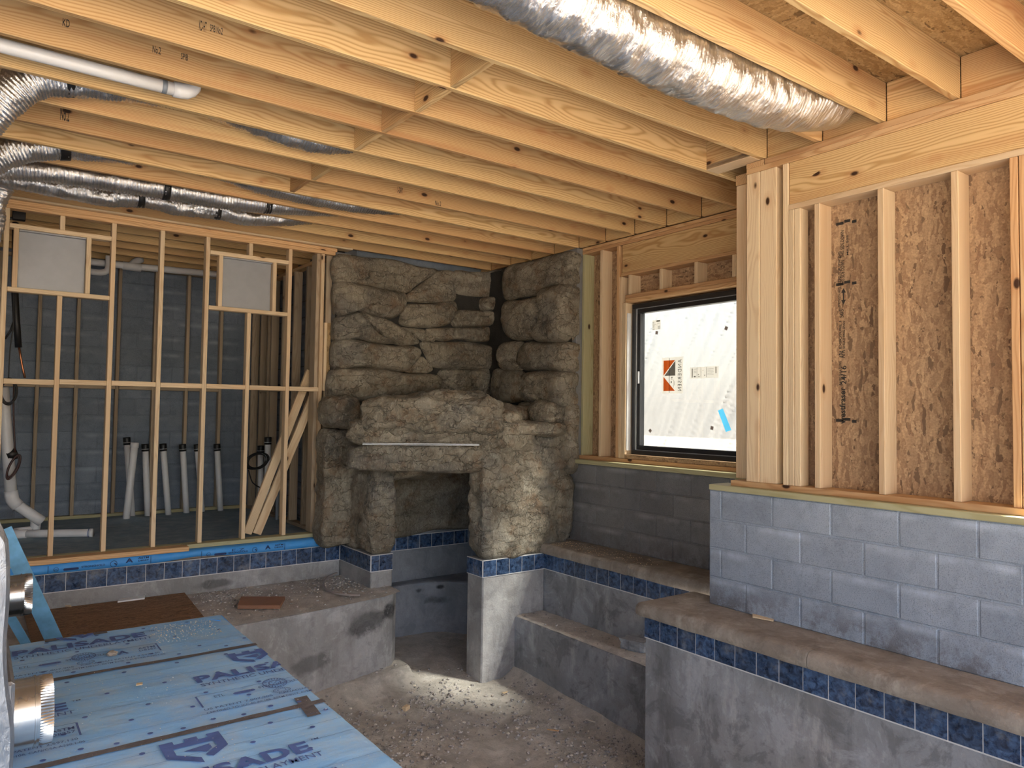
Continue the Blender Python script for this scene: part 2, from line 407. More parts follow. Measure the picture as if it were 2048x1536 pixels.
def bx(name, parent, x0, x1, y0, y1, z0, z1, m, bev=0.003, loc_only=False, flip=False):
    d = (x1 - x0, y1 - y0, z1 - z0)
    i = max(range(3), key=lambda k: d[k])
    if i == 0: me = box_mesh(d[0], d[1], d[2], m, bev); R = RX
    elif i == 1: me = box_mesh(d[1], d[2], d[0], m, bev); R = RY
    else: me = box_mesh(d[2], d[0], d[1], m, bev); R = RZ
    mw = Matrix.Translation(((x0 + x1) / 2, (y0 + y1) / 2, (z0 + z1) / 2)) @ R.to_4x4()
    return link(name, me, parent, mw)
def beam(name, parent, p0, p1, w, h, m, side=Vector((0, 1, 0)), bev=0.003):
    p0, p1 = Vector(p0), Vector(p1); x = (p1 - p0); l = x.length; x.normalize()
    z = x.cross(side).normalized(); y = z.cross(x)
    R = Matrix((x, y, z)).transposed()
    return link(name, box_mesh(l, w, h, m, bev), parent, Matrix.Translation((p0 + p1) / 2) @ R.to_4x4())
def tube(name, parent, pts, rad, m, seg=14, rib=0.0, pitch=0.03, rnd=0.0, step=None, squash=(1, 1), seed=0, cap=True, flatten=None):
    pts = [Vector(p) for p in pts]
    # Catmull-Rom resample
    dens = []
    P = [pts[0] * 2 - pts[1]] + pts + [pts[-1] * 2 - pts[-2]]
    for i in range(1, len(P) - 2):
        L = (P[i + 1] - P[i]).length; n = max(2, int(L / (step or max(rad * 0.6, 0.01))))
        for k in range(n):
            t = k / n; a, b, c, d = P[i - 1], P[i], P[i + 1], P[i + 2]
            dens.append(0.5 * ((2 * b) + (c - a) * t + (2 * a - 5 * b + 4 * c - d) * t * t + (3 * b - a - 3 * c + d) * t ** 3))
    dens.append(pts[-1])
    verts, faces = [], []
    up = Vector((0, 0, 1)); s = 0.0; prev = None
    for i, p in enumerate(dens):
        t = (dens[min(i + 1, len(dens) - 1)] - dens[max(i - 1, 0)]).normalized()
        if prev is None:
            n = up if abs(t.z) < 0.9 else Vector((1, 0, 0))
            n = (n - t * n.dot(t)).normalized()
        else:
            n = (prev - t * prev.dot(t)).normalized()
        prev = n; b = t.cross(n)
        if i: s += (p - dens[i - 1]).length
        rr = rad(s) if callable(rad) else rad
        for k in range(seg):
            a = 2 * PI * k / seg
            r = rr
            if rib: r += rib * math.sin(2 * PI * s / pitch + 0.5 * math.sin(a * 2 + seed))
            if rnd: r += rnd * noise.noise(Vector((s * 14 + seed * 9.1, math.cos(a) * 2.4, math.sin(a) * 2.4)))
            verts.append(p + n * (math.cos(a) * r * squash[0]) + b * (math.sin(a) * r * squash[1]))
    nr = len(dens)
    for i in range(nr - 1):
        for k in range(seg):
            faces.append((i * seg + k, i * seg + (k + 1) % seg, (i + 1) * seg + (k + 1) % seg, (i + 1) * seg + k))
    if cap:
        faces.append(tuple(range(seg - 1, -1, -1))); faces.append(tuple(range((nr - 1) * seg, nr * seg)))
    o0 = dens[0].copy()
    me = mesh(name, [v - o0 for v in verts], faces, m, True)
    return link(name, me, parent, Matrix.Translation(o0))
def prism(name, parent, poly, z0, z1, m, bev=0.0, seg=2):
    bm = bmesh.new(); c = Vector((sum(p[0] for p in poly) / len(poly), sum(p[1] for p in poly) / len(poly), z0))
    lo = [bm.verts.new((p[0] - c.x, p[1] - c.y, 0)) for p in poly]; hi = [bm.verts.new((p[0] - c.x, p[1] - c.y, z1 - z0)) for p in poly]
    n = len(poly)
    top = bm.faces.new(hi); bm.faces.new(lo[::-1])
    for i in range(n): bm.faces.new((lo[i], lo[(i + 1) % n], hi[(i + 1) % n], hi[i]))
    bmesh.ops.recalc_face_normals(bm, faces=bm.faces)
    if bev: bmesh.ops.bevel(bm, geom=list(top.edges), offset=bev, segments=seg, affect='EDGES', profile=0.5)
    me = D.meshes.new(name); bm.to_mesh(me); bm.free(); me.materials.append(m)
    return link(name, me, parent, Matrix.Translation(c))
def text(name, parent, s, org, xd, yd, width, height, m, bold=0.0, clip=None, spacing=1.0):
    cu = D.curves.new(name, 'FONT'); cu.body = s; cu.size = 1.0; cu.offset = bold; cu.resolution_u = 3; cu.space_character = spacing
    tmp = D.objects.new('tmp', cu); COL.objects.link(tmp)
    bpy.context.view_layer.update()
    me = D.meshes.new_from_object(tmp.evaluated_get(bpy.context.evaluated_depsgraph_get()))
    D.objects.remove(tmp); D.curves.remove(cu)
    co = np.empty(len(me.vertices) * 3); me.vertices.foreach_get('co', co); co = co.reshape(-1, 3)
    lo, hi = co.min(0), co.max(0)
    sx = width / (hi[0] - lo[0]); sy = height / (hi[1] - lo[1]) if height else sx
    co[:, 0] = (co[:, 0] - lo[0]) * sx; co[:, 1] = (co[:, 1] - lo[1]) * sy; co[:, 2] = 0
    me.vertices.foreach_set('co', co.ravel())
    xd, yd = Vector(xd).normalized(), Vector(yd).normalized(); zd = xd.cross(yd)
    mw = Matrix.Translation(Vector(org)) @ Matrix((xd, yd, zd)).transposed().to_4x4()
    if clip is not None:
        bm = bmesh.new(); bm.from_mesh(me)
        bmesh.ops.bisect_plane(bm, geom=list(bm.verts) + list(bm.edges) + list(bm.faces), plane_co=(clip, 0, 0), plane_no=(1, 0, 0), clear_outer=True)
        bm.to_mesh(me); bm.free()
    me.materials.clear(); me.materials.append(m); me.update()
    return link(name, me, parent, mw)
def poly(name, parent, pts, m):
    """flat printed shape from world points"""
    pts = [Vector(p) for p in pts]; c = sum(pts, Vector()) / len(pts)
    return link(name, mesh(name, [p - c for p in pts], [tuple(range(len(pts)))], m), parent, Matrix.Translation(c))
def polys(name, parent, shapes, m):
    vs, fs = [], []
    c = Vector(shapes[0][0])
    for s in shapes:
        fs.append(tuple(range(len(vs), len(vs) + len(s)))); vs += [Vector(p) - c for p in s]
    return link(name, mesh(name, vs, fs, m), parent, Matrix.Translation(c))

# ================================================================== SETTING
# ------------------------------------------------------------------ outside ground
g = root('ground', (0, 0, -1.75), 'structure')
for (x0, x1, y0, y1) in ((5.6, 45, -45, 45), (-45, 5.6, -45, -4.4), (-45, -4.4, -4.4, 45), (-4.4, 5.6, 10.5, 45)):
    bx('ground_slab', g, x0, x1, y0, y1, -2.1, -1.75, M['soil'], 0)

# ------------------------------------------------------------------ pool floor
def zf(x, y):
    z = -2.576 + 0.055 * (y - 5.83)
    z += 0.10 * math.exp(-max(0, 4.39 - x) / 0.07) * (1 if y < 5.9 else 0)
    ye = 6.1 + 0.06 * max(0, x - 1.8) + 0.10 * max(0, x - 2.6)
    if x < 3.5: z += 0.10 * math.exp(-max(0, ye - y) / 0.10)
    z += 0.018 * noise.noise((x * 3, y * 3, 0)) + 0.010 * noise.noise((x * 11, y * 11, 2))
    return z
nx, ny = 96, 170
xs = np.linspace(1.30, 5.0, nx); ys = np.linspace(-1.2, 7.6, ny)
vs = [(x, y, zf(x, y)) for y in ys for x in xs]
fs = [(j * nx + i, j * nx + i + 1, (j + 1) * nx + i + 1, (j + 1) * nx + i) for j in range(ny - 1) for i in range(nx - 1)]
floor = link('floor', mesh('floor', vs, fs, M['floor'], True)); tag(floor, 'structure')
# loose gravel: real stones, nobody could count them
rng = np.random.default_rng(3)
ico = bmesh.new(); bmesh.ops.create_icosphere(ico, subdivisions=1, radius=1.0)
iv = np.array([v.co[:] for v in ico.verts]); ifc = np.array([[v.index for v in f.verts] for f in ico.faces]); ico.free()
def stones(name, parent, n, where, rmin, rmax, m, pw=2.5, drop=0.3):
    V, Fc = [], []
    for i in range(n):
        p = where()
        if p is None: continue
        r = rmin + (rmax - rmin) * rng.random() ** pw
        q = iv * (1 + 0.35 * (rng.random(iv.shape) - 0.5)) * (r * np.array([1, 0.75, 0.55]))
        a = rng.random() * 6.28; ca, sa = math.cos(a), math.sin(a)
        q = np.stack([q[:, 0] * ca - q[:, 1] * sa, q[:, 0] * sa + q[:, 1] * ca, q[:, 2]], 1)
        q += np.array([p[0], p[1], p[2] + r * drop])
        Fc.append(ifc + len(V) * len(iv)); V.append(q)
    V = np.concatenate(V); Fc = np.concatenate(Fc)
    me = D.meshes.new(name); me.from_pydata(V.tolist(), [], Fc.tolist()); me.update(); me.materials.append(m)
    o = link(name, me, parent); o['kind'] = 'stuff'; return o
def on_floor():
    for _ in range(30):
        x = 1.5 + 2.95 * rng.random(); y = 1.8 + 4.6 * rng.random()
        if x > 4.36: continue
        d = noise.noise((x * 1.6, y * 1.6, 5.0)) + 0.55 - 0.50 * max(0, y - 5.2)
        if rng.random() < d: return (x, y, zf(x, y))
stones('gravel', floor, 13000, on_floor, 0.004, 0.024, M['gravel'], 3.6)
stones('plaster_crumbs', floor, 380, on_floor, 0.004, 0.018, M['chip'], 3.5)

# ------------------------------------------------------------------ tile bands
TP, TG = 0.1555, 0.005
_tile_me = box_mesh(TP - TG, 0.150, 0.010, M['tile'], 0.0012)
def tiles(parent, axis, a0, a1, at, face, start=None):
    """axis 'x': band runs along X on plane y=at (facing face); axis 'y': runs along Y on plane x=at"""
    zc = -1.505
    e = 0.003 * face
    if axis == 'x': bx('grout', parent, a0, a1, min(at, at + 2 * e), max(at, at + 2 * e), -1.588, -1.424, M['grout'], 0)
    else: bx('grout', parent, min(at, at + 2 * e), max(at, at + 2 * e), a0, a1, -1.588, -1.424, M['grout'], 0)
    s = a0 if start is None else start
    while s < a1 - 0.02:
        e0, e1 = max(s, a0), min(s + TP, a1)
        w = e1 - e0 - TG
        me = _tile_me if w > TP - TG - 0.002 else box_mesh(w, 0.150, 0.010, M['tile'], 0.0012)
        c = (e0 + e1) / 2
        jx = random.uniform(-0.0008, 0.0008)
        off = at + face * (0.004 + jx)
        if axis == 'x':
            R = Matrix(((1, 0, 0), (0, 0, 1 if face > 0 else -1), (0, 1, 0)))
            R = Matrix(((1, 0, 0), (0, 0, -1), (0, 1, 0)))
            mw = Matrix.Translation((c, off, zc)) @ R.to_4x4()
        else:
            R = Matrix(((0, 0, 1), (1, 0, 0), (0, 1, 0)))
            mw = Matrix.Translation((off, c, zc)) @ R.to_4x4()
        link('tile', me, parent, mw)
        s += TP

# ------------------------------------------------------------------ concrete curb under the stud partition
wpl = bx('wall_curb', None, -4.3, 3.21, 7.36, 7.62, -2.7, -1.335, M['plaster'], 0.01); tag(wpl, 'structure')
tiles(wpl, 'x', 0.0, 3.21, 7.36, -1, 0.553 - 4 * TP + 0.005)
bx('curb_cap', wpl, -4.3, 3.21, 7.335, 7.6, -1.422, -1.336, M['coping'], 0.012)
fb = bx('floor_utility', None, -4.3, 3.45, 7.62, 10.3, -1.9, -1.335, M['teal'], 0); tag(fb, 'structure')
# wrinkled underlayment on that floor
nx2, ny2 = 90, 70
vs = []
for y in np.linspace(7.56, 10.05, ny2):
    for x in np.linspace(-1.5, 3.02, nx2):
        z = -1.331 + 0.012 * max(0, noise.fractal((x * 1.6, y * 6.5, 1.0), 0.8, 2.0, 4)) + 0.03 * math.exp(-((x - 2.9) ** 2 + (y - 8.9) ** 2) / 0.12) * (0.6 + 0.6 * noise.noise((x * 9, y * 9, 3)))
        z += 0.05 * math.exp(-((x - 1.52) ** 2 + (y - 9.6) ** 2) / 0.05)
        vs.append((x, y, z))
fs = [(j * nx2 + i, j * nx2 + i + 1, (j + 1) * nx2 + i + 1, (j + 1) * nx2 + i) for j in range(ny2 - 1) for i in range(nx2 - 1)]
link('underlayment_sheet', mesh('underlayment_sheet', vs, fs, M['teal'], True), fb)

# ------------------------------------------------------------------ pool walls on the right
wpr = bx('wall_pool_right', None, 3.92, 4.42, -1.2, 3.66, -2.9, -1.425, M['plaster_grey'], 0.008); tag(wpr, 'structure')
tiles(wpr, 'y', -0.4, 3.66, 3.92, -1, 3.66 - 0.145 - 26 * TP)
wpa = bx('wall_pool_alcove', None, 4.76, 5.32, 3.66, 5.95, -2.9, -1.425, M['plaster_grey'], 0.008); tag(wpa, 'structure')
tiles(wpa, 'y', 3.66, 5.825, 4.76, -1, 5.825 - 14 * TP)
def coping(parent, x0, x1, y0, y1, seed, end=False):
    """rounded nosing running along Y, facing -X"""
    prof = [(x1, -1.425), (x0 + 0.01, -1.425), (x0 + 0.002, -1.41), (x0, -1.39), (x0 + 0.003, -1.362), (x0 + 0.014, -1.342), (x0 + 0.032, -1.332), (x0 + 0.06, -1.329), (x0 + 0.2, -1.33), (x1, -1.332)]
    n = int((y1 - y0) / 0.05) + 2
    V, Fc = [], []
    for j in range(n):
        y = y0 + (y1 - y0) * j / (n - 1)
        sh = 0.03 * max(0, 1 - (y1 - y) / 0.03) if end else 0
        for (x, z) in prof:
            w = 0.0035 * noise.noise((x * 8, y * 7, z * 8 + seed))
            V.append((x + w + sh * 0.5, y, z + w - (sh * 0.6 if z > -1.40 else 0)))
    k = len(prof)
    for j in range(n - 1):
        for i in range(k): Fc.append((j * k + i, j * k + (i + 1) % k, (j + 1) * k + (i + 1) % k, (j + 1) * k + i))
    Fc.append(tuple(range(k))); Fc.append(tuple(range((n - 1) * k + k - 1, (n - 1) * k - 1, -1)))
    me = mesh('coping', V, Fc, M['coping'], True); me.set_sharp_from_angle(angle=math.radians(50))
    o = link('coping', me, parent); return o
# poured in sections with a visible joint between them
for y0, y1, e in ((-1.2, 1.08, False), (1.084, 2.36, False), (2.364, 3.70, True)): coping(wpr, 3.845, 4.44, y0, y1, y0, e)
for y0, y1, e in ((3.70, 4.62, False), (4.624, 5.90, False)): coping(wpa, 4.705, 5.3, y0, y1, y0 + 9, e)

# ------------------------------------------------------------------ block walls
def blocks(parent, axis, a0, a1, z0, z1, at, face, m, off=0.0, ch=0.2035, bl=0.406):
    k = 0; z = z1
    while z > z0 + 0.02:
        zb = max(z0, z - ch); s = a0 - bl + ((off + (bl / 2 if k % 2 else 0)) % bl)
        while s < a1 - 0.01:
            e0, e1 = max(s, a0), min(s + bl, a1)
            if e1 - e0 > 0.03:
                w = e1 - e0 - 0.011; h = z - zb - 0.011
                j = random.uniform(-0.0015, 0.0015)
                c = (e0 + e1) / 2; zc = (z + zb) / 2
                me = box_mesh(max(w, 0.02), 0.02, h, m, 0.004)
                if axis == 'y': mw = Matrix.Translation((at + face * (j - 0.0078), c, zc)) @ Matrix(((0, -1, 0), (1, 0, 0), (0, 0, 1))).to_4x4()
                else: mw = Matrix.Translation((c, at + face * (j - 0.0078), zc))
                link('block', me, parent, mw)
            s += bl
        z = zb; k += 1
wr = bx('wall_right', None, 4.2550, 4.45, -4.3, 3.36, -1.40, -0.53, M['cmu'], 0); tag(wr, 'structure')
blocks(wr, 'y', -0.2, 3.36, -1.335, -0.528, 4.25, -1, M['cmu'], 0.21)
for (y0, y1) in ((3.155, 3.36),):
    bx('return_block_wall', wr, 4.45, 5.15, y0, y1, -1.40, -0.53, M['mortar'], 0)
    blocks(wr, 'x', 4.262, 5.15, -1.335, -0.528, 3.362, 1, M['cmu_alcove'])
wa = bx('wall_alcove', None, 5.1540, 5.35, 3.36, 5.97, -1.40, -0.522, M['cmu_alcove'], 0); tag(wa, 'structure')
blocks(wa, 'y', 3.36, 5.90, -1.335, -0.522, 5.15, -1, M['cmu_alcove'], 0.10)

# ------------------------------------------------------------------ framing of the right wall (bump-in)
X0 = 4.31; XD = 0.14
bx('sill_plate', wr, 4.235, 4.45, -1.2, 3.355, -0.528, -0.490, M['treated'])
bx('bottom_plate', wr, 4.295, 4.46, -1.2, 3.215, -0.490, -0.452, M['plate'])
bx('top_plate', wr, X0, X0 + XD, -1.2, 3.10, 1.681, 1.718, M['plate'])
bx('top_plate', wr, X0 - 0.002, X0 + XD, -1.2, 2.955, 1.718, 1.756, M['plate'])
bx('plate_splice', wr, X0 - 0.002, X0 + XD, 2.96, 3.10, 1.718, 1.756, M['plate'])
bx('header_beam', wr, X0 + 0.008, X0 + XD, 0.9, 2.770, 1.399, 1.680, M['joist'])
bx('header_plate', wr, X0, X0 + XD, 0.9, 2.775, 1.362, 1.398, M['stud'])
zb = -0.452
bx('corner_post', wr, X0, X0 + XD, 2.995, 3.097, zb, 1.680, M['stud'])
bx('corner_post', wr, X0 + 0.004, X0 + 0.10, 2.865, 2.992, zb, 1.680, M['stud'])
bx('king_stud', wr, X0, X0 + XD, 2.775, 2.815, zb, 1.680, M['stud'])
bx('trimmer_stud', wr, X0, X0 + XD, 2.735, 2.773, zb, 1.361, M['stud'])
bx('stud', wr, X0 + 0.004, X0 + 0.10, 2.690, 2.733, zb, 1.361, M['stud'])
for y in (2.551, 2.145, 1.738):
    bx('stud', wr, X0, X0 + XD, y, y + 0.038, zb, 1.361, M['stud'])
bx('stud', wr, X0, X0 + XD, 1.455, 1.493, zb, 1.361, M['plate']); bx('stud', wr, X0, X0 + XD, 1.412, 1.450, zb, 1.361, M['plate'])
for y0, y1 in ((1.75, 2.155), (2.159, 2.99)):
    pass
shp = bx('sheathing_panel', wr, X0 + XD + 0.002, X0 + XD + 0.014, 1.42, 2.66, -0.52, 1.76, M['osb'], 0.001)
bx('sheathing_panel', wr, X0 + XD + 0.002, X0 + XD + 0.014, 2.664, 3.20, -0.52, 1.76, M['osb'], 0.001)
# wall around the second window, nearer the camera and out of the frame
bx('sheathing_panel', wr, X0 + XD + 0.002, X0 + XD + 0.014, -4.3, -0.1, -0.52, 1.76, M['osb'], 0.001)
bx('sheathing_panel', wr, X0 + XD + 0.002, X0 + XD + 0.014, -0.1, 1.42, 1.12, 1.76, M['osb'], 0.001)
tag(bx('floor_entry', None, 1.345, 4.25, -4.3, -1.2, -2.0, -1.335, M['plaster_grey'], 0), 'structure')
# return of the bump-in beside the alcove window
bx('sheathing_panel', wr, 4.46, 5.352, 3.16, 3.172, -0.49, 1.76, M['osb'], 0.001)
bx('return_plate', wr, 4.46, 5.20, 3.175, 3.30, -0.528, -0.452, M['treated']); bx('return_plate', wr, 4.46, 5.34, 3.175, 3.30, 1.681, 1.756, M['plate'])
for x in (4.47, 4.87, 5.155): bx('stud', wr, x, x + 0.038, 3.18, 3.30, zb, 1.680, M['stud'])

# printing on the sheathing: reads upwards
def osbtxt(s, px, py0, py1, hpx, bold=0.02):
    a = UX(px, py0, X0 + XD); b = UX(px, py1, X0 + XD)
    hh = abs(UX(px, (py0 + py1) / 2, X0 + XD).y - UX(px - hpx, (py0 + py1) / 2, X0 + XD).y)
    text('printed_stamp', wr, s, (X0 + XD + 0.0005, a.y, a.z), (0, 0, 1), (0, 1, 0), b.z - a.z, hh, M['stamp'], bold)
osbtxt('westfraser', 1691, 848, 774, 12, 0.03); osbtxt('24/16', 1693, 769, 731, 11, 0.02); osbtxt('RATED SHEATHING', 1683, 770, 722, 5)
osbtxt('APA', 1690, 716, 700, 12, 0.02); osbtxt('SHEATHING SPAN', 1690, 697, 642, 4.5); osbtxt('EXPOSURE 1', 1683, 697, 642, 5); osbtxt('505', 1687, 635, 618, 8, 0.01)
osbtxt('STRENGTH AXIS', 1681, 614, 574, 5); osbtxt('THIS SIDE DOWN', 1689, 570, 520, 8, 0.02); osbtxt('SIZED FOR SPACING', 1681, 570, 503, 5)
osbtxt('THIS SIDE DOWN', 1688, 515, 460, 7, 0.02); osbtxt('MILL 505', 1697, 510, 470, 4)
a = UX(1687, 609, X0 + XD); b = UX(1687, 576, X0 + XD); xo = X0 + XD + 0.0005
polys('printed_arrow', wr, [[(xo, a.y - 0.004, a.z + 0.03), (xo, a.y + 0.004, a.z + 0.03), (xo, a.y + 0.004, b.z - 0.03), (xo, a.y - 0.004, b.z - 0.03)],
      [(xo, a.y - 0.016, a.z + 0.03), (xo, a.y, a.z), (xo, a.y + 0.016, a.z + 0.03)], [(xo, a.y - 0.016, b.z - 0.03), (xo, a.y + 0.016, b.z - 0.03), (xo, a.y, b.z)]], M['stamp'])
for py in (844, 570, 448):
    p = UX(1690, py, X0 + XD)
    polys('printed_bar', wr, [[(xo, p.y + dy, p.z + dz), (xo, p.y + dy - w, p.z + dz), (xo, p.y + dy - w, p.z + dz + 0.018), (xo, p.y + dy, p.z + dz + 0.018)] for dy, dz, w in ((0.06, 0.0, 0.05), (0.005, 0.008, 0.04), (-0.045, -0.004, 0.03))], M['stamp'])

# ------------------------------------------------------------------ framing of the alcove wall with the window
XA = 5.20
bx('sill_plate', wa, 5.09, 5.33, 3.38, 5.885, -0.522, -0.480, M['treated'])
bx('bottom_plate', wa, 5.185, 5.34, 3.38, 5.80, -0.480, -0.440, M['plate'])
bx('top_plate', wa, XA, XA + XD, 3.30, 5.79, 1.690, 1.722, M['plate']); bx('top_plate', wa, XA, XA + XD, 3.30, 5.79, 1.724, 1.757, M['plate'])
za = -0.440
bx('stud', wa, XA, XA + XD, 5.752, 5.788, za, 1.689, M['treated'])
bx('stud', wa, XA, XA + XD, 5.478, 5.517, za, 1.689, M['stud'])
bx('king_stud', wa, XA, XA + XD, 5.236, 5.273, za, 1.689, M['plate']); bx('trimmer_stud', wa, XA, XA + XD, 5.203, 5.235, za, 1.372, M['stud'])
bx('jamb_stud', wa, XA, XA + XD, 5.142, 5.200, za, 1.103, M['stud'])
bx('header_beam', wa, XA + 0.004, XA + XD, 3.35, 5.20, 1.408, 1.688, M['joist']); bx('header_plate', wa, XA, XA + XD, 3.35, 5.215, 1.375, 1.407, M['plate'])
bx('window_header', wa, XA, XA + XD, 3.35, 5.150, 1.104, 1.141, M['plate']); bx('window_header', wa, XA, XA + XD, 3.35, 5.150, 1.142, 1.180, M['plate'])
for y in (5.072, 4.667, 4.252, 3.845, 3.44): bx('cripple_stud', wa, XA, XA + XD, y, y + 0.038, 1.181, 1.374, M['stud'])
bx('rough_sill', wa, XA - 0.004, XA + XD, 3.35, 5.141, -0.440, -0.398, M['osb'], 0.001)
bx('jamb_stud', wa, XA, XA + XD, 3.31, 3.375, za, 1.103, M['stud'])
bx('sheathing_panel', wa, XA + XD + 0.001, XA + XD + 0.013, 5.117, 5.97, -0.50, 1.76, M['osb'], 0.001)
bx('sheathing_panel', wa, XA + XD + 0.001, XA + XD + 0.013, 3.2, 5.115, 1.080, 1.76, M['osb'], 0.001)
bx('sheathing_panel', wa, XA + XD + 0.001, XA + XD + 0.013, 3.2, 5.144, -0.53, -0.44, M['osb'], 0.001)
pil = bx('pilaster', wa, 5.13, 5.35, 5.795, 6.02, -0.47, 1.757, M['smooth'], 0.006)

# ------------------------------------------------------------------ window_1
win = root('window_1', (5.3, 4.28, -0.40), 'structure')
YA, YB, ZA, ZB = 3.40, 5.125, -0.400, 1.088
xf = 5.272
def ring(name, parent, x0, x1, ya, yb, z0, z1, w, m, wb=None):
    wb = wb or w
    bx(name, parent, x0, x1, ya, yb, z1 - w, z1, m, 0.004); bx(name, parent, x0, x1, ya, yb, z0, z0 + wb, m, 0.004)
    bx(name, parent, x0, x1, ya, ya + w, z0 + wb, z1 - w, m, 0.004); bx(name, parent, x0, x1, yb - w, yb, z0 + wb, z1 - w, m, 0.004)
ring('frame', win, xf, xf + 0.10, YA, YB, ZA, ZB, 0.045, M['frame'])
ring('bead', win, xf + 0.012, xf + 0.06, YA + 0.045, YB - 0.045, ZA + 0.045, ZB - 0.045, 0.004, M['frame_line'])
ring('sash', win, xf + 0.024, xf + 0.09, YA + 0.049, YB - 0.049, ZA + 0.049, ZB - 0.049, 0.042, M['frame'])
bx('sash_latch', win, xf + 0.008, xf + 0.024, YB - 0.085, YB - 0.062, 0.30, 0.42, M['frame_line'], 0.003)
bx('flashing_tape', win, 5.215, 5.27, 5.130, 5.141, -0.36, 1.0, M['paper'], 0.001)
gx = xf + 0.055
gy0, gy1, gz0, gz1 = YA + 0.091, YB - 0.091, ZA + 0.091, ZB - 0.091
bx('pane', win, gx, gx + 0.004, gy0, gy1, gz0, gz1, M['pane'], 0)
# plastic film taped over the outside, hanging in slanting folds
nv, nu = 90, 80
V = []
for j in range(nv):
    for i in range(nu):
        y = gy0 - 0.05 + (gy1 - gy0 + 0.10) * i / (nu - 1); z = gz0 - 0.05 + (gz1 - gz0 + 0.10) * j / (nv - 1)
        s = (y + 0.48 * z) * 5.0 + 0.25 * noise.noise((y * 2, z * 2, 0)) + (z * 0.5)
        amp = 0.5 + 0.9 * max(0, noise.noise((y * 1.6, z * 1.1, 7)) + 0.1) + 0.7 * max(0, 4.3 - y)
        f = abs(noise.noise((s * 1.5, z * 0.35, 3))); f2 = abs(noise.noise((s * 4, z * 0.6, 9)))
        V.append((gx + 0.06 - amp * (0.030 * (1 - f) ** 5 + 0.010 * (1 - f2) ** 4), y, z))
Fc = [(j * nu + i, j * nu + i + 1, (j + 1) * nu + i + 1, (j + 1) * nu + i) for j in range(nv - 1) for i in range(nu - 1)]
link('plastic_film', mesh('plastic_film', V, Fc, M['film'], True), win)
# stickers on the outer face of the glass, seen from behind
sx = gx + 0.006
def wp(u, v): return UX(u, v, sx)
def rect_px(name, u0, v0, u1, v1, m, dx=0.0, slant=True):
    a, b, c, d = wp(u0, v0), wp(u0, v1), wp(u1, v1), wp(u1, v0)
    y0, y1 = a.y, c.y; z1, z0 = (wp((u0 + u1) / 2, v0).z), (wp((u0 + u1) / 2, v1).z)
    X = sx - dx
    return polys(name, win, [[(X, y0, z0), (X, y1, z0), (X, y1, z1), (X, y0, z1)]], m), (y0, y1, z0, z1)
_, (ya, yb, z0, z1) = rect_px('maker_label', 1324, 714.5, 1366, 787, M['label_white'])
yw, zh = yb - ya, z1 - z0
def L(fy, fz, dx=0.001): return (sx - dx, ya + yw * fy, z1 - zh * fz)
polys('label_orange_print', win, [[L(0.08, 0.08), L(0.63, 0.08), L(0.08, 0.50)], [L(0.08, 0.53), L(0.08, 0.93), L(0.63, 0.93)]], M['label_orange'])
polys('label_grey_print', win, [[L(0.64, 0.10), L(0.64, 0.51), L(0.12, 0.51)]], M['label_grey'])
polys('label_fold', win, [[L(0.35, 0.02, .0015), L(0.37, 0.02, .0015), L(0.37, 0.98, .0015), L(0.35, 0.98, .0015)]], M['label_ink'])
p = L(0.93, 0.07)
text('label_lettering', win, 'ANDERSEN', p, (0, 0, -1), (0, 1, 0), zh * 0.86, abs(yw) * 0.17, M['label_ink'], 0.0, None, 1.25)
polys('label_small_print', win, [[L(a_, b_), L(a_ + w_, b_), L(a_ + w_, b_ + h_), L(a_, b_ + h_)] for a_, b_, w_, h_ in ((.45, .54, .07, .03), (.45, .59, .06, .02), (.43, .66, .05, .05), (.55, .62, .015, .22), (.59, .66, .012, .12))], M['label_grey'])
_, (ya, yb, z0, z1) = rect_px('rating_label', 1380, 733.5, 1437, 756.5, M['label_white']); yw, zh = yb - ya, z1 - z0
polys('rating_print', win, [[L(f, a), L(f + w, a), L(f + w, b), L(f, b)] for f, w, a, b in ((.07, .03, .12, .9), (.25, .012, .05, .92), (.39, .010, .05, .92), (.58, .012, .05, .92), (.90, .03, .05, .6), (.14, .07, .78, .88),
      (.29, .03, .62, .7), (.30, .05, .82, .88), (.45, .03, .3, .34), (.5, .05, .7, .76), (.62, .22, .2, .22), (.62, .2, .32, .34), (.62, .22, .44, .46), (.62, .18, .56, .58), (.62, .22, .68, .7), (.15, .08, .2, .22), (.15, .07, .34, .36), (.15, .08, .48, .5))], M['label_grey'])
_, (ya, yb, z0, z1) = rect_px('code_label', 1305, 640, 1321, 659.5, M['label_white']); yw, zh = yb - ya, z1 - z0
polys('code_print', win, [[L(f, a), L(f + w, a), L(f + w, b), L(f, b)] for f, w, a, b in ((.02, .2, .22, .28), (.02, .4, .42, .45), (.02, .25, .55, .58), (.04, .2, .66, .71), (.5, .45, .05, .2), (.68, .28, .64, .68), (.68, .28, .74, .78), (.68, .28, .85, .90), (.03, .25, .9, .94), (.6, .3, .35, .38), (.45, .2, .5, .52))], M['label_grey'])
for (u, v, r) in ((1313.5, 665.5, 10), (1452.5, 656.5, 25), (1300.5, 861.5, 42), (1424, 856, 12)):
    p = wp(u, v); s = 0.016; ca, sa = math.cos(math.radians(r)) * s, math.sin(math.radians(r)) * s
    polys('spacer_pad', win, [[(sx - 0.001, p.y + a * ca - b * sa, p.z + a * sa + b * ca) for a, b in ((-1, -1), (1, -1), (1, 1), (-1, 1))]], M['label_brown'])
q = [wp(*c) for c in ((1436, 821), (1446, 817), (1463, 860), (1452, 864))]
polys('blue_tape', win, [[(sx - 0.002, p.y, p.z) for p in q]], M['label_blue'])

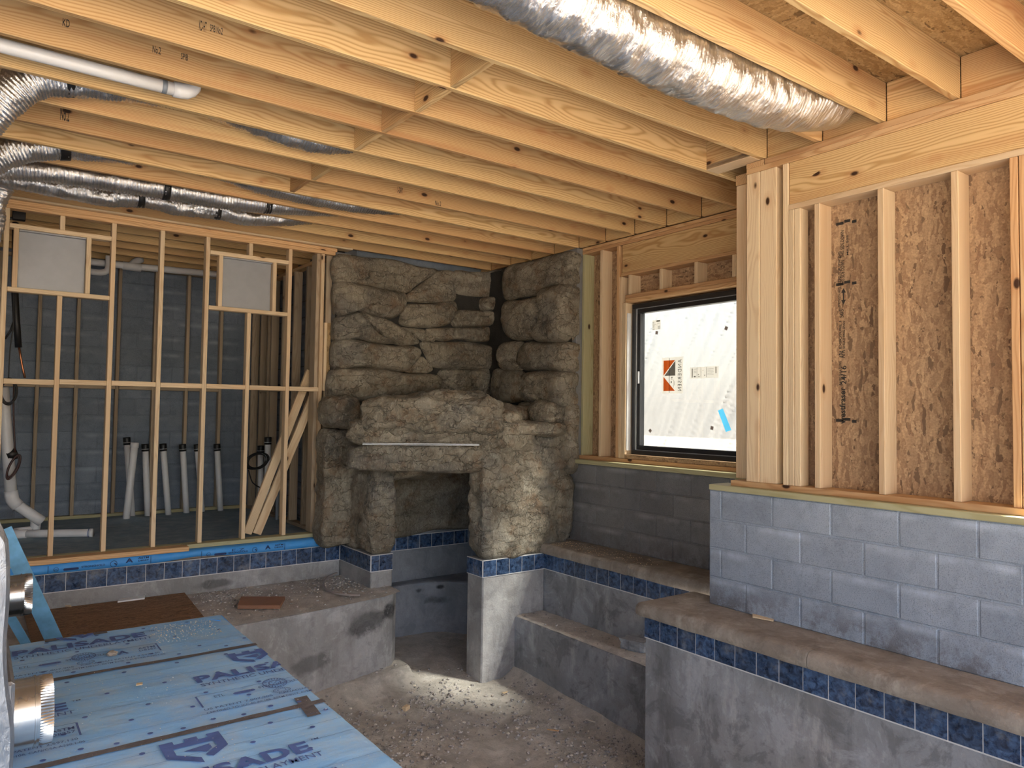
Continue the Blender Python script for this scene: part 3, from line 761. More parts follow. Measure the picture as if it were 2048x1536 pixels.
# ------------------------------------------------------------------ stud partition on the left
wl = root('wall_left', (1.4, 7.5, -1.335), 'structure')
YL = 7.45; YD = 0.089; zp = -1.292; zt = 1.665
bx('bottom_plate', wl, 1.66, 3.05, 7.405, 7.54, -1.331, zp, M['treated']); bx('bottom_plate', wl, -2.0, 1.655, YL, 7.54, -1.331, zp, M['treated'])
bx('plate_board', wl, 0.20, 1.69, 7.30, 7.447, -1.335, zp, M['plate'])
bx('top_plate', wl, -2.0, 3.14, YL - 0.004, 7.54, zt, zt + 0.037, M['plate']); bx('top_plate', wl, -2.0, 3.14, YL - 0.002, 7.54, zt + 0.038, zt + 0.076, M['plate'])
bx('filler_board', wl, -2.0, 3.30, 7.40, 7.54, zt + 0.077, zt + 0.096, M['stud'])
studs = [0.181, 0.581, 0.983, 1.388, 1.796, 2.205, 2.612]
for i, x in enumerate(studs):
    top = 0.960 if i in (1, 5) else zt
    bx('stud', wl, x, x + 0.038, YL, YL + YD, zp, top, M['stud'])
bx('stud', wl, -0.22, -0.182, YL, YL + YD, zp, zt, M['stud'])
bx('end_stud', wl, 2.965, 3.003, YL, YL + YD, zp, zt, M['stud']); bx('end_stud', wl, 2.925, 2.963, YL + 0.03, YL + 0.17, zp, zt, M['greywood'])
bx('end_board', wl, 3.045, 3.11, 7.50, 7.54, -1.25, zt, M['greywood']); bx('end_strip', wl, 3.012, 3.043, 7.44, 7.50, 0.20, 0.93, M['stud'], 0.002)
bx('end_panel', wl, 3.045, 3.09, 7.455, 7.467, 0.35, 0.93, M['osb_roof'], 0.001)
xs_ = [-0.182] + studs + [2.965]
for i in range(len(xs_) - 1):
    a = xs_[i] + (0.038 if i else 0); b = xs_[i + 1]
    z = 0.182 + 0.012 * (i / 7.0) + random.uniform(-0.004, 0.004)
    bx('blocking', wl, a + 0.001, b - 0.001, YL, YL + YD, z, z + 0.045, M['stud'])
for (l, r, u0, u1, cx) in ((0.219, 0.983, 0.250, 0.788, 0.581), (1.834, 2.612, 1.920, 2.452, 2.205)):
    bx('box_plate', wl, l + 0.001, r - 0.001, YL, YL + YD, 0.962, 1.000, M['stud']); bx('box_plate', wl, l + 0.001, r - 0.001, YL, YL + YD, 1.502, 1.541, M['stud'])
    bx('box_upright', wl, u0, u0 + 0.038, YL, YL + YD, 1.0, 1.502, M['stud']); bx('box_upright', wl, u1, u1 + 0.038, YL, YL + YD, 1.0, 1.502, M['stud'])
    bx('cripple_stud', wl, cx, cx + 0.038, YL, YL + YD, 1.541, zt, M['stud'])
# blue flashing strip folded over the curb, with its printing
prof = [(7.50, -1.3335), (7.40, -1.3335), (7.345, -1.336), (7.326, -1.345), (7.318, -1.38), (7.316, -1.418), (7.319, -1.418), (7.321, -1.38), (7.329, -1.348), (7.346, -1.339)]
V = []; n = 120
for j in range(n):
    x = 0.15 + 3.03 * j / (n - 1)
    lift = 0.022 * max(0, noise.noise((x * 1.3, 4, 0))) + 0.02 * math.exp(-((x - 1.75) / 0.25) ** 2)
    for (y, z) in prof: V.append((x + (0.03 if (j == n - 1 and z < -1.35) else 0), y + 0.004 * noise.noise((x * 4, z * 9, 1)), z + (lift if z < -1.37 else 0)))
k = len(prof); Fc = [(j * k + i, j * k + i + 1, (j + 1) * k + i + 1, (j + 1) * k + i) for j in range(n - 1) for i in range(k - 1)]
fl = link('flashing_strip', mesh('flashing_strip', V, Fc, M['blue_bright'], True), wl)
def strip(s, u0, u1, h, zc, bold=0.02, m='ink_dark'):
    a = UY(u0, 1100, 7.312); b = UY(u1, 1100, 7.312)
    text('printed_lettering', fl, s, (a.x, 7.309, zc), (1, 0, 0), (0, 0, 1), b.x - a.x, h, M[m], bold)
for k_, ex in ((457, 0), (164, 0)):
    if k_ == 457:
        strip('STRONGHOLD', 457, 496, 0.016, -1.398); strip('ASTM', 549, 566, 0.018, -1.368); strip('D8257', 549, 566, 0.014, -1.388); strip('A', 530, 541, 0.040, -1.392, 0.03); strip('E-Z', 464, 489, 0.022, -1.378, 0.0); strip('ETL', 414, 421, 0.010, -1.398)
        pills = [(429, 453)]; circ = [(417.5, 6), (509.5, 8)]; bars = [403, 569]
    else:
        strip('STRONGHOLD', 164, 211, 0.016, -1.392); strip('ASTM', 277, 298, 0.018, -1.364); strip('D8257', 277, 298, 0.014, -1.386); strip('A', 252, 267, 0.040, -1.388, 0.03); strip('ETL', 110, 117, 0.010, -1.394)
        pills = [(128, 159)]; circ = [(113.5, 6), (228.5, 9)]; bars = [97, 302]
    for (u0, u1) in pills:
        a, b = UY(u0, 1100, 7.309).x, UY(u1, 1100, 7.309).x; zc = -1.392; r = 0.010
        pts = [(a + r + r * math.cos(t), 7.3095, zc + r * math.sin(t)) for t in np.linspace(PI / 2, 1.5 * PI, 8)] + [(b - r + r * math.cos(t), 7.3095, zc + r * math.sin(t)) for t in np.linspace(-PI / 2, PI / 2, 8)]
        polys('printed_mark', fl, [pts], M['ink_dark'])
    sh = []
    for (u, rp) in circ:
        a = UY(u, 1100, 7.309).x; r = rp * 0.0032; zc = -1.385
        for t in range(14):
            t0, t1 = 2 * PI * t / 14, 2 * PI * (t + 1) / 14
            sh.append([(a + q * math.cos(tt), 7.3094, zc + q * math.sin(tt)) for q, tt in ((r, t0), (r, t1), (r * 0.86, t1), (r * 0.86, t0))])
        if rp > 7: sh.append([(a + r * .1, 7.3094, zc + r * .3), (a + r * .7, 7.3094, zc + r * .1), (a + r * .8, 7.3094, zc - r * .5), (a + r * .2, 7.3094, zc - r * .1)])
    for u in bars:
        a = UY(u, 1100, 7.309).x; sh.append([(a, 7.3094, -1.412), (a + 0.004, 7.3094, -1.412), (a + 0.004, 7.3094, -1.35), (a, 7.3094, -1.35)])
    polys('printed_mark', fl, sh, M['ink_dark'])

# ------------------------------------------------------------------ utility room: block wall, furring, side wall
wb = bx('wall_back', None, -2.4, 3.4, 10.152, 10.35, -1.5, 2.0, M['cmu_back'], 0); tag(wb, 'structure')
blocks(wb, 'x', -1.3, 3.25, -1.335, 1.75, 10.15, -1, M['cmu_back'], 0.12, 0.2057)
bx('furring_plate', wb, -2.0, 3.05, 10.055, 10.145, -1.331, -1.293, M['treated'])
bx('furring_plate', wb, -2.0, 3.05, 10.055, 10.145, 1.712, 1.75, M['greywood'])
for x in (-0.21, 0.205, 0.60, 0.99, 1.42, 1.83, 2.215, 2.63): bx('furring_stud', wb, x, x + 0.038, 10.056, 10.143, -1.292, 1.711, M['greywood'])
for i, x in enumerate((-0.21, 0.205, 0.60, 0.99, 1.42, 1.83, 2.215)): bx('furring_blocking', wb, x + 0.039, (0.205, 0.60, 0.99, 1.42, 1.83, 2.215, 2.63)[i] - 0.001, 10.056, 10.143, 0.215, 0.255, M['greywood'])
ws = bx('wall_side', None, 3.30, 3.44, 7.62, 10.15, -1.5, 1.9, M['mortar_back'], 0); tag(ws, 'structure')
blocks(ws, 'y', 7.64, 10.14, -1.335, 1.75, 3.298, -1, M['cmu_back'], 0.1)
bx('side_plate', ws, 3.03, 3.12, 7.66, 10.05, -1.331, -1.293, M['greywood']); bx('side_plate', ws, 3.03, 3.12, 7.66, 10.05, 1.627, 1.664, M['plate'])
for y in (7.72, 8.02, 8.42, 8.80, 9.20, 9.33, 9.62, 9.98): bx('stud', ws, 3.03, 3.125, y, y + 0.04, -1.292, 1.626, M['greywood'])
bx('blocking', ws, 3.03, 3.12, 8.845, 9.19, 0.215, 0.25, M['greywood']); bx('blocking', ws, 3.03, 3.12, 9.375, 9.61, 0.215, 0.25, M['greywood'])
ww = bx('light_block_west', None, -2.75, -2.62, 1.0, 10.35, -1.335, 1.99, M['cmu_back'], 0); tag(ww, 'structure')  # unseen wall added to cut side light and darken the left
wc_ = bx('light_block_corner', None, 3.46, 5.40, 7.66, 7.80, -1.5, 1.998, M['cmu_back'], 0); tag(wc_, 'structure')  # unseen wall added behind the rock to stop light leaking in
bx('light_block_side', wc_, 5.30, 5.40, 6.03, 7.655, -1.5, 1.998, M['cmu_back'], 0)  # side piece of the same added light block, also unseen
col = bx('wall_column', None, 3.118, 3.29, 7.42, 7.62, -1.335, 1.70, M['smooth'], 0.004); tag(col, 'structure')

# ------------------------------------------------------------------ ceiling: joists, blocking, rim, subfloor
ce = root('ceiling', (1.0, 4.0, 1.76), 'structure')
ZJ, HJ = 1.76, 0.240
YJ = [1.75 + 0.407 * n for n in range(-2, 21)]
for y in YJ:
    xe = 4.335 if y < 3.2 else 5.155
    bx('joist', ce, -2.6, xe, y - 0.019, y + 0.019, ZJ, ZJ + HJ, M['joist'])
for a, b in zip(YJ[:-1], YJ[1:]):
    if b < 3.2: x = 4.337
    elif a < 3.2: x = 4.20
    else: x = 5.157
    bx('rim_board', ce, x, x + 0.038, a + 0.020, b - 0.020, ZJ + 0.001, ZJ + HJ, M['joist'])
for n in (3, 4, 5, 6, 8, 9):
    a, b = 1.75 + 0.407 * n, 1.75 + 0.407 * (n + 1)
    j = random.uniform(-0.012, 0.012)
    bx('blocking', ce, 2.035 + j, 2.073 + j, a + 0.020, b - 0.020, ZJ + 0.002, ZJ + HJ, M['joist'])
bx('ledger_board', ce, 4.20, 4.335, 2.99, 3.36, ZJ - 0.002, ZJ + 0.036, M['stud'])
for i, (x0, x1) in enumerate(((-2.6, -0.3), (-0.297, 2.10), (2.103, 3.30), (3.303, 5.39))):
    for y0, y1 in ((-3.2, 0.597), (0.6, 2.36), (2.363, 4.80), (4.803, 7.24), (7.243, 10.3)):
        bx('subfloor_panel', ce, x0, x1, y0, y1, ZJ + HJ + 0.001, ZJ + HJ + 0.019, M['osb_roof'], 0.001)
bx('rim_sheathing', ce, 5.36, 5.375, 3.2, 10.3, 1.70, 2.02, M['osb'], 0.001); bx('rim_sheathing', ce, 4.47, 4.485, -4.3, 3.2, 1.70, 2.02, M['osb'], 0.001)
bx('rim_sheathing', ce, 4.486, 5.375, 3.17, 3.185, 1.76, 2.02, M['osb'], 0.001)
# lumber stamps on a few joists (illegible ink marks and a grade mark)
def jstamp(parent, s, u, v, n, w, h, bold=0.01):
    y = 1.75 + 0.407 * n - 0.0195; p = UY(u, v, y)
    text('printed_stamp', parent, s, (p.x, y, p.z), (1, 0, 0), (0, 0, 1), w, h, M['stamp'], bold)
for (s, u, v, n, w, h) in (('KD-HT', 398, 60, 5, 0.035, 0.05), ('SPIB No.2', 420, 62, 5, 0.06, 0.035), ('SPIB', 362, 118, 6, 0.035, 0.035), ('No.2', 305, 105, 6, 0.04, 0.04), ('KD', 125, 52, 6, 0.03, 0.04),
                           ('No.2', 120, 240, 9, 0.05, 0.09), ('S-DRY', 795, 385, 9, 0.05, 0.05), ('No.2', 870, 410, 9, 0.06, 0.04)):
    jstamp(ce, s, u, v, n, w, h)

# ================================================================== THINGS
# ------------------------------------------------------------------ concrete bench (left shelf), seat step
sh = prism('concrete_bench', None, [(-1.2, 6.04), (1.0, 6.07), (1.82, 6.11), (2.4, 6.16), (2.9, 6.27), (3.2, 6.36), (3.36, 6.43), (3.44, 6.52), (3.46, 6.64), (3.46, 7.47), (3.215, 7.47), (3.212, 7.355), (-1.2, 7.355)], -2.75, -1.752, M['plaster'], 0.018)
tag(sh, None, 'broad concrete bench with a dusty top along the left pool wall', 'bench')
nx3, ny3 = 110, 40; V = []
for j in range(ny3):
    for i in range(nx3):
        x = -0.6 + 4.02 * i / (nx3 - 1); ye = 6.06 + 0.02 * max(0, x) + 0.055 * max(0, x - 1.8) + 0.10 * max(0, x - 2.6); ye += 0.28 * max(0, x - 3.2)
        y = ye + 0.03 + (7.355 - ye - 0.03) * j / (ny3 - 1)
        e = min(1, j / 4, (ny3 - 1 - j) / 2 + 0.4)
        z = -1.751 + e * (0.005 + 0.006 * max(0, noise.fractal((x * 4, y * 4, 0), 0.8, 2, 4)) + 0.004 * math.exp(-((x - 1.98) ** 2 + (y - 7.12) ** 2) / 0.008))
        V.append((x, y, z))
Fc = [(j * nx3 + i, j * nx3 + i + 1, (j + 1) * nx3 + i + 1, (j + 1) * nx3 + i) for j in range(ny3 - 1) for i in range(nx3 - 1)]
link('dust_layer', mesh('dust_layer', V, Fc, M['dirt'], True), sh)
def on_bench():
    for _ in range(20):
        x = 1.5 + 1.9 * rng.random(); y = 6.2 + 1.12 * rng.random()
        if y < 6.2 + 0.10 * max(0, x - 2.2) + 0.2 * max(0, x - 3.0): continue
        w = math.exp(-((x - 3.05) ** 2 + (y - 7.0) ** 2) / 0.06) + math.exp(-((x - 1.95) ** 2 + (y - 7.1) ** 2) / 0.04) + 0.10
        if rng.random() < w: return (x, y, -1.744)
stones('grit', sh, 1300, on_bench, 0.003, 0.016, M['gravel'], 3.0)
st = prism('pool_step', None, [(4.39, 3.67), (4.758, 3.67), (4.758, 5.828), (4.39, 5.828)], -2.85, -2.01, M['plaster_grey'], 0.02)
tag(st, None, 'long concrete seat step below the tiled wall under the window', 'step')
V = []
for j in range(60):
    for i in range(10):
        x = 4.40 + 0.355 * i / 9; y = 3.68 + 2.14 * j / 59
        V.append((x, y, -2.010 + 0.010 * min(1, i / 2, (9 - i) / 1 + 0.3) + 0.008 * max(0, noise.noise((x * 12, y * 9, 4)))))
link('dust_layer', mesh('dust_layer', V, [(j * 10 + i, j * 10 + i + 1, (j + 1) * 10 + i + 1, (j + 1) * 10 + i) for j in range(59) for i in range(9)], M['dirt'], True), st)
stones('grit', st, 160, lambda: (4.42 + 0.32 * rng.random(), 3.7 + 2.1 * rng.random(), -1.998), 0.003, 0.012, M['gravel'], 3.0)
stones('sawdust', wpa, 420, lambda: ((lambda a, b: (4.76 + 0.30 * a, 5.75 - 1.3 * b, -1.330))(rng.random(), rng.random() ** 2.2)), 0.002, 0.006, M['sawdust'], 2.0)

# ------------------------------------------------------------------ rock grotto
gr = root('rock_grotto', (3.9, 6.6, -2.5))
tag(gr, None, 'tall sculpted brown rock fireplace with an arched niche in the corner', 'fireplace')
def sph_noise(p, amp, seed, fine=1.0):
    q = Vector((p.x + seed * 3.7, p.y - seed * 1.9, p.z + seed))
    d = amp * noise.fractal(q * 2.6, 0.9, 2.1, 3)
    d += amp * 0.38 * noise.fractal(Vector((q.x * 7, q.y * 7, q.z * 10)), 0.8, 2.1, 3) * fine
    r = abs(noise.noise(Vector((q.x * 4, q.y * 4, q.z * 11)))); d -= amp * 0.35 * (1 - r) ** 6
    return d
def boulder(name, c, h, rot=0.0, pw=4.5, amp=0.05, seed=0, N=26, m='rock', tilt=0.0):
    V, Fc, idx = [], [], {}
    c = Vector(c); Rm = Matrix.Rotation(rot, 3, 'Z') @ Matrix.Rotation(tilt, 3, 'X')
    for ax in range(3):
        for sg in (-1, 1):
            g_ = []
            for a in range(N + 1):
                row = []
                for b in range(N + 1):
                    q = [0, 0, 0]; q[ax] = sg; q[(ax + 1) % 3] = math.tan((2 * a / N - 1) * PI / 4); q[(ax + 2) % 3] = math.tan((2 * b / N - 1) * PI / 4)
                    key = tuple(round(t, 5) for t in q)
                    if key not in idx:
                        d = Vector(q).normalized()
                        s = (abs(d.x) ** pw + abs(d.y) ** pw + abs(d.z) ** pw) ** (-1 / pw)
                        p = Rm @ Vector((d.x * s * h[0], d.y * s * h[1], d.z * s * h[2]))
                        nn = Rm @ Vector((abs(d.x) ** (pw - 1) * (1 if d.x > 0 else -1) / h[0], abs(d.y) ** (pw - 1) * (1 if d.y > 0 else -1) / h[1], abs(d.z) ** (pw - 1) * (1 if d.z > 0 else -1) / h[2])).normalized()
                        idx[key] = len(V); V.append(p + nn * sph_noise(p + c, amp, seed))
                    row.append(idx[key])
                g_.append(row)
            for a in range(N):
                for b in range(N):
                    f = (g_[a][b], g_[a + 1][b], g_[a + 1][b + 1], g_[a][b + 1])
                    Fc.append(f if sg > 0 else f[::-1])
    return link(name, mesh(name, V, Fc, M[m], True), gr, Matrix.Translation(c))
def slab(name, outline, plane, val, thick, seed, depth=0.10, N=60, K=16, amp=0.014):
    """rounded stone with the outline measured on the wall plane (plane 'y': faces -Y, 'x': faces -X)"""
    P = [(UY(u, v, val) if plane == 'y' else UX(u, v, val)) for u, v in outline]
    pts = [Vector((p.x if plane == 'y' else p.y, p.z)) for p in P]
    c = sum(pts, Vector((0, 0))) / len(pts)
    # smooth closed curve through the outline
    n = len(pts); dense = []
    for i in range(n):
        p0, p1, p2, p3 = pts[i - 1], pts[i], pts[(i + 1) % n], pts[(i + 2) % n]
        for k in range(10):
            t = k / 10; dense.append(0.5 * ((2 * p1) + (p2 - p0) * t + (2 * p0 - 5 * p1 + 4 * p2 - p3) * t * t + (3 * p1 - p0 - 3 * p2 + p3) * t ** 3))
    L_ = [0]
    for i in range(len(dense)): L_.append(L_[-1] + (dense[(i + 1) % len(dense)] - dense[i]).length)
    bd = []
    for k in range(N):
        s = L_[-1] * k / N; i = max(j for j in range(len(L_) - 1) if L_[j] <= s)
        t = (s - L_[i]) / max(1e-6, L_[i + 1] - L_[i]); bd.append(dense[i].lerp(dense[(i + 1) % len(dense)], t))
    V, Fc = [], []
    def put(q, hgt):
        w = Vector((q.x, val - hgt, q.y)) if plane == 'y' else Vector((val - hgt, q.x, q.y))
        V.append(w)
    for q in bd: put(c + (q - c) * 1.0, -depth)
    for k in range(K):
        r = 1 - k / K
        hh = thick * (1 - r ** 5.0) ** 0.62 + 0.014 * (1 - r ** 8)
        for q in bd:
            p = c + (q - c) * (r * 1.035); w3 = Vector((p.x, p.y, seed * 1.3))
            d = amp * (1.6 * noise.fractal(w3 * 3.0, 0.9, 2.1, 3) + 0.7 * noise.fractal(Vector((w3.x * 8, w3.y * 13, w3.z)), 0.8, 2.1, 4) - 0.8 * (1 - abs(noise.noise(Vector((w3.x * 5, w3.y * 12, w3.z + 4))))) ** 6) * min(1, k / 2)
            put(p, hh + d)
    put(c, thick)
    for k in range(K):
        for i in range(N):
            a, b = k * N + i, k * N + (i + 1) % N
            Fc.append((a, b, b + N, a + N))
    cc = len(V) - 1
    for i in range(N): Fc.append((K * N + i, K * N + (i + 1) % N, cc))
    if plane == 'x': Fc = [f[::-1] for f in Fc]
    o0 = V[cc].copy()
    me = mesh(name, [v - o0 for v in V], Fc, M['rock'], True)
    bm = bmesh.new(); bm.from_mesh(me); bmesh.ops.recalc_face_normals(bm, faces=bm.faces); bm.to_mesh(me); bm.free()
    return link(name, me, gr, Matrix.Translation(o0))
def cr(pts): return [(600 + 0.293 * x, 450 + 0.293 * y) for x, y in pts]
YW, XW = 7.36, 5.06
stones_y = [
 ([(250, 212), (450, 225), (640, 240), (800, 285), (932, 308), (860, 365), (790, 410), (715, 462), (560, 432), (400, 400), (252, 388)], .05),
 ([(250, 396), (420, 412), (560, 440), (712, 470), (718, 545), (690, 600), (600, 640), (480, 612), (390, 580), (320, 612), (250, 600)], .10),
 ([(245, 640), (320, 615), (400, 600), (460, 660), (520, 730), (600, 790), (640, 808), (480, 806), (380, 780), (245, 785)], .10),
 ([(420, 600), (500, 622), (600, 650), (690, 700), (770, 750), (810, 800), (740, 820), (650, 812), (560, 752), (480, 680)], .05),
 ([(235, 800), (350, 782), (470, 804), (640, 826), (780, 832), (818, 880), (770, 950), (700, 1000), (540, 985), (390, 972), (238, 975)], .15),
 ([(215, 1000), (330, 980), (440, 974), (560, 985), (700, 1012), (860, 1015), (948, 1040), (940, 1110), (860, 1150), (640, 1185), (400, 1205), (210, 1190)], .18),
 ([(730, 480), (800, 420), (870, 370), (930, 318), (1046, 325), (1052, 420), (1050, 512), (900, 528), (740, 520)], .04),
 ([(1056, 320), (1180, 322), (1290, 318), (1400, 296), (1396, 380), (1382, 478), (1240, 488), (1060, 455)], .03),
 ([(730, 545), (900, 538), (1040, 520), (1070, 580), (1060, 620), (1000, 680), (860, 700), (700, 682), (690, 620)], .07),
 ([(1055, 590), (1200, 584), (1350, 596), (1376, 640), (1340, 684), (1200, 694), (1050, 690)], .13),
 ([(1232, 510), (1290, 492), (1352, 510), (1366, 570), (1330, 592), (1240, 584)], .13),
 ([(690, 700), (800, 708), (860, 720), (930, 760), (900, 800), (830, 790), (760, 740)], .03),
 ([(870, 710), (1050, 702), (1200, 700), (1310, 706), (1306, 780), (1200, 800), (1080, 780), (980, 792), (900, 770)], .06),
 ([(1316, 706), (1372, 706), (1384, 770), (1350, 808), (1312, 800)], .08),
 ([(824, 805), (900, 800), (1000, 800), (1150, 802), (1300, 830), (1348, 880), (1342, 950), (1300, 985), (1100, 984), (910, 968), (868, 900)], .08),
 ([(720, 1000), (770, 960), (830, 900), (880, 950), (905, 985), (870, 1008), (800, 1010)], .02),
 ([(955, 1000), (1130, 992), (1308, 992), (1312, 1100), (1310, 1190), (1130, 1190), (950, 1180)], .05)]
stones_x = [
 ([(1408, 300), (1600, 245), (1855, 185), (1856, 300), (1850, 408), (1720, 418), (1640, 470), (1520, 490), (1400, 498)], .06),
 ([(1412, 532), (1520, 516), (1640, 494), (1652, 590), (1620, 720), (1580, 778), (1450, 776), (1398, 700)], .10),
 ([(1660, 450), (1720, 425), (1852, 412), (1856, 580), (1855, 740), (1800, 796), (1700, 800), (1612, 780), (1640, 690), (1664, 590)], .13),
 ([(1378, 830), (1420, 800), (1520, 800), (1510, 870), (1490, 920), (1520, 985), (1400, 988), (1366, 900)], .09),
 ([(1556, 805), (1680, 808), (1852, 806), (1850, 900), (1846, 1000), (1700, 992), (1530, 985), (1498, 905)], .11),
 ([(1326, 1000), (1420, 992), (1524, 1006), (1530, 1100), (1520, 1190), (1420, 1210), (1322, 1190)], .08),
 ([(1560, 1010), (1700, 996), (1844, 1004), (1846, 1120), (1842, 1230), (1740, 1230), (1600, 1210), (1536, 1190), (1548, 1080)], .15),
 ([(1500, 1225), (1700, 1222), (1850, 1226), (1850, 1450), (1846, 1680), (1700, 1690), (1560, 1600), (1500, 1400)], .06)]
for i, (o_, t_) in enumerate(stones_y): slab('stone', cr(o_), 'y', YW, t_, i + 1)
for i, (o_, t_) in enumerate(stones_x): slab('stone', cr(o_), 'x', XW, t_, i + 31)
def backing(plane, val, a0, a1, z0, z1, seed):
    na, nz = int((a1 - a0) / 0.022), int((z1 - z0) / 0.022); V = []
    for j in range(nz):
        for i in range(na):
            a = a0 + (a1 - a0) * i / (na - 1); z = z0 + (z1 - z0) * j / (nz - 1)
            d = -0.012 + 0.012 * noise.fractal((a * 2.5, z * 5.5, seed), 0.9, 2.1, 4)
            V.append((a, val - d, z) if plane == 'y' else (val - d, a, z))
    Fc = [(j * na + i, j * na + i + 1, (j + 1) * na + i + 1, (j + 1) * na + i) for j in range(nz - 1) for i in range(na - 1)]
    if plane == 'x': Fc = [f[::-1] for f in Fc]
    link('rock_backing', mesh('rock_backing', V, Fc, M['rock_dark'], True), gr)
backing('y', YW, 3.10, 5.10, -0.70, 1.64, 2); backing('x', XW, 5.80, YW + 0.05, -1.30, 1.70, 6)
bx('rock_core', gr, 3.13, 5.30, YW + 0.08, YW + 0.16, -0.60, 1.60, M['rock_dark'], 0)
# lower rock work
AN = math.atan2(-0.513, 0.858)
boulder('pillar_rock', (4.535, 5.975, -0.825), (0.550, 0.165, 0.620), 0, 8, 0.035, 3, 52)
boulder('pillar_rock', (5.00, 5.86, -0.98), (0.115, 0.10, 0.34), 0, 4, 0.03, 9, 28)
boulder('pillar_rock', (3.335, 7.01, -0.92), (0.135, 0.42, 0.52), 0, 8, 0.030, 5, 36)
boulder('pillar_rock', (3.09, 7.25, -0.80), (0.18, 0.16, 0.60), 0, 7, 0.035, 6, 30)
boulder('mantel_rock', (3.672, 6.252, -0.045), (0.68, 0.29, 0.185), AN, 4.5, 0.055, 11, 46)
boulder('mantel_rock', (3.835, 6.255, 0.095), (0.44, 0.24, 0.12), AN, 3.0, 0.045, 12, 32)
boulder('mantel_rock', (3.63, 6.36, -0.205), (0.74, 0.275, 0.135), AN, 6, 0.03, 14, 42)
boulder('lintel_rock', (3.66, 6.37, -0.455), (0.76, 0.28, 0.140), AN, 6, 0.025, 17, 40)
boulder('ledge_rock', (4.62, 5.98, -0.165), (0.40, 0.27, 0.080), 0, 4, 0.025, 21, 32)
boulder('ledge_rock', (4.87, 5.98, -0.02), (0.16, 0.21, 0.15), 0, 3, 0.040, 22, 26)
boulder('ledge_rock', (4.36, 5.99, -0.24), (0.28, 0.24, 0.17), 0.2, 4, 0.035, 25, 28)
boulder('ledge_rock', (4.34, 6.02, -0.08), (0.20, 0.22, 0.13), 0.2, 3, 0.035, 29, 26)
boulder('shoulder_rock', (3.06, 7.11, -0.02), (0.18, 0.22, 0.18), 0, 3.5, 0.040, 27, 26)
boulder('ledge_rock', (4.75, 6.55, -0.05), (0.36, 0.40, 0.13), 0, 4, 0.03, 28, 24)
# drip slot under the mantel
ux = Vector((math.cos(AN), math.sin(AN), 0)); nrm = Vector((ux.y, -ux.x, 0))
bcen = Vector((3.60, 6.34, -0.322)) + nrm * 0.268
for dz in (0.0, 0.011): beam('drip_rail', gr, bcen - ux * 0.55 + Vector((0, 0, dz)), bcen + ux * 0.55 + Vector((0, 0, dz)), 0.02, 0.005, M['frame_line'], nrm, 0.001)
# concrete footing of the grotto with its tiles
p1 = bx('pillar_base', gr, 4.0, 4.76, 5.83, 6.10, -2.9, -1.425, M['plaster'], 0.012)
tiles(p1, 'x', 4.0, 4.755, 5.83, -1, 4.0); tiles(p1, 'y', 5.83, 6.10, 4.0, -1, 5.83)
p2 = bx('pillar_base', gr, 3.215, 3.45, 6.625, 7.45, -1.751, -1.425, M['plaster'], 0.008)
tiles(p2, 'x', 3.215, 3.45, 6.625, -1, 3.215 - TP + 0.085); tiles(p2, 'y', 6.625, 7.352, 3.215, -1, 6.625)
# niche: rounded back wall, curved seat, tiles
nb = bx('niche_wall', gr, 4.96, 5.05, 5.84, 7.48, -2.9, -0.30, M['niche'], 0)
nb = bx('niche_wall', gr, 3.40, 5.0, 7.48, 7.60, -2.9, -0.30, M['niche'], 0)
tiles(nb, 'x', 3.46, 4.0 + 0.9, 7.48, -1, 3.46)
slab('niche_rock', [(770, 935), (800, 915), (870, 905), (940, 925), (950, 1000), (945, 1050), (870, 1057), (770, 1066)], 'y', 7.46, 0.03, 51, 0.05)
boulder('niche_rock', (3.75, 7.1, -0.58), (0.5, 0.42, 0.15), 0, 4, 0.03, 52, 20)
seat = [(3.46, 7.48), (3.46, 7.06), (3.62, 7.20), (3.80, 7.27), (4.00, 7.29), (4.20, 7.27), (4.42, 7.18), (4.62, 7.0), (4.80, 6.7), (4.95, 6.3), (4.95, 7.48)]
prism('niche_seat', gr, seat, -2.8, -1.93, M['niche'], 0.03)

# ------------------------------------------------------------------ underlayment deck in the foreground
dk = root('underlayment_deck', (0.2, 2.5, -1.35)); tag(dk, None, 'raised deck covered in printed blue roofing underlayment in the left foreground', 'deck')
bx('deck_body', dk, -4.2, 1.335, -4.2, 4.90, -2.75, -1.338, M['plaster_grey'], 0)
rows = [(3.18, 4.215, 4.935), (3.18, 3.22, 4.215), (-1.1, -1.1, 3.24)]
def sheet(y0, y1, zoff, seed, xr=1.345):
    nxs, nys = 90, max(12, int((y1 - y0) / 0.025)); V = []
    for j in range(nys):
        for i in range(nxs):
            u = i / (nxs - 1); x = -0.9 + (xr + 0.9 + 0.10) * u; y = y0 + (y1 - y0) * j / (nys - 1)
            wr_ = 0.0022 * noise.fractal((x * 2.2, y * 9, seed), 0.9, 2, 4)
            if y > 4.2: wr_ += 0.006 * max(0, noise.noise((x * 3 + y * 2, y * 14, seed))) * max(0, min(1, (x - 0.6) / 0.4))
            z = -1.3315 + zoff + wr_
            if x > xr: z -= (x - xr) * 1.0; x = xr + 0.006 * math.sin((x - xr) * 20)
            V.append((x, y, z))
    Fc = [(j * nxs + i, j * nxs + i + 1, (j + 1) * nxs + i + 1, (j + 1) * nxs + i) for j in range(nys - 1) for i in range(nxs - 1)]
    return link('underlayment_sheet', mesh('underlayment_sheet', V, Fc, M['blue'], True), dk)
s_far = sheet(4.17, 4.94, 0.001, 1); s_mid = sheet(3.17, 4.20, 0.002, 2); s_near = sheet(-0.6, 3.20, 0.003, 3)
ZP = -1.3235
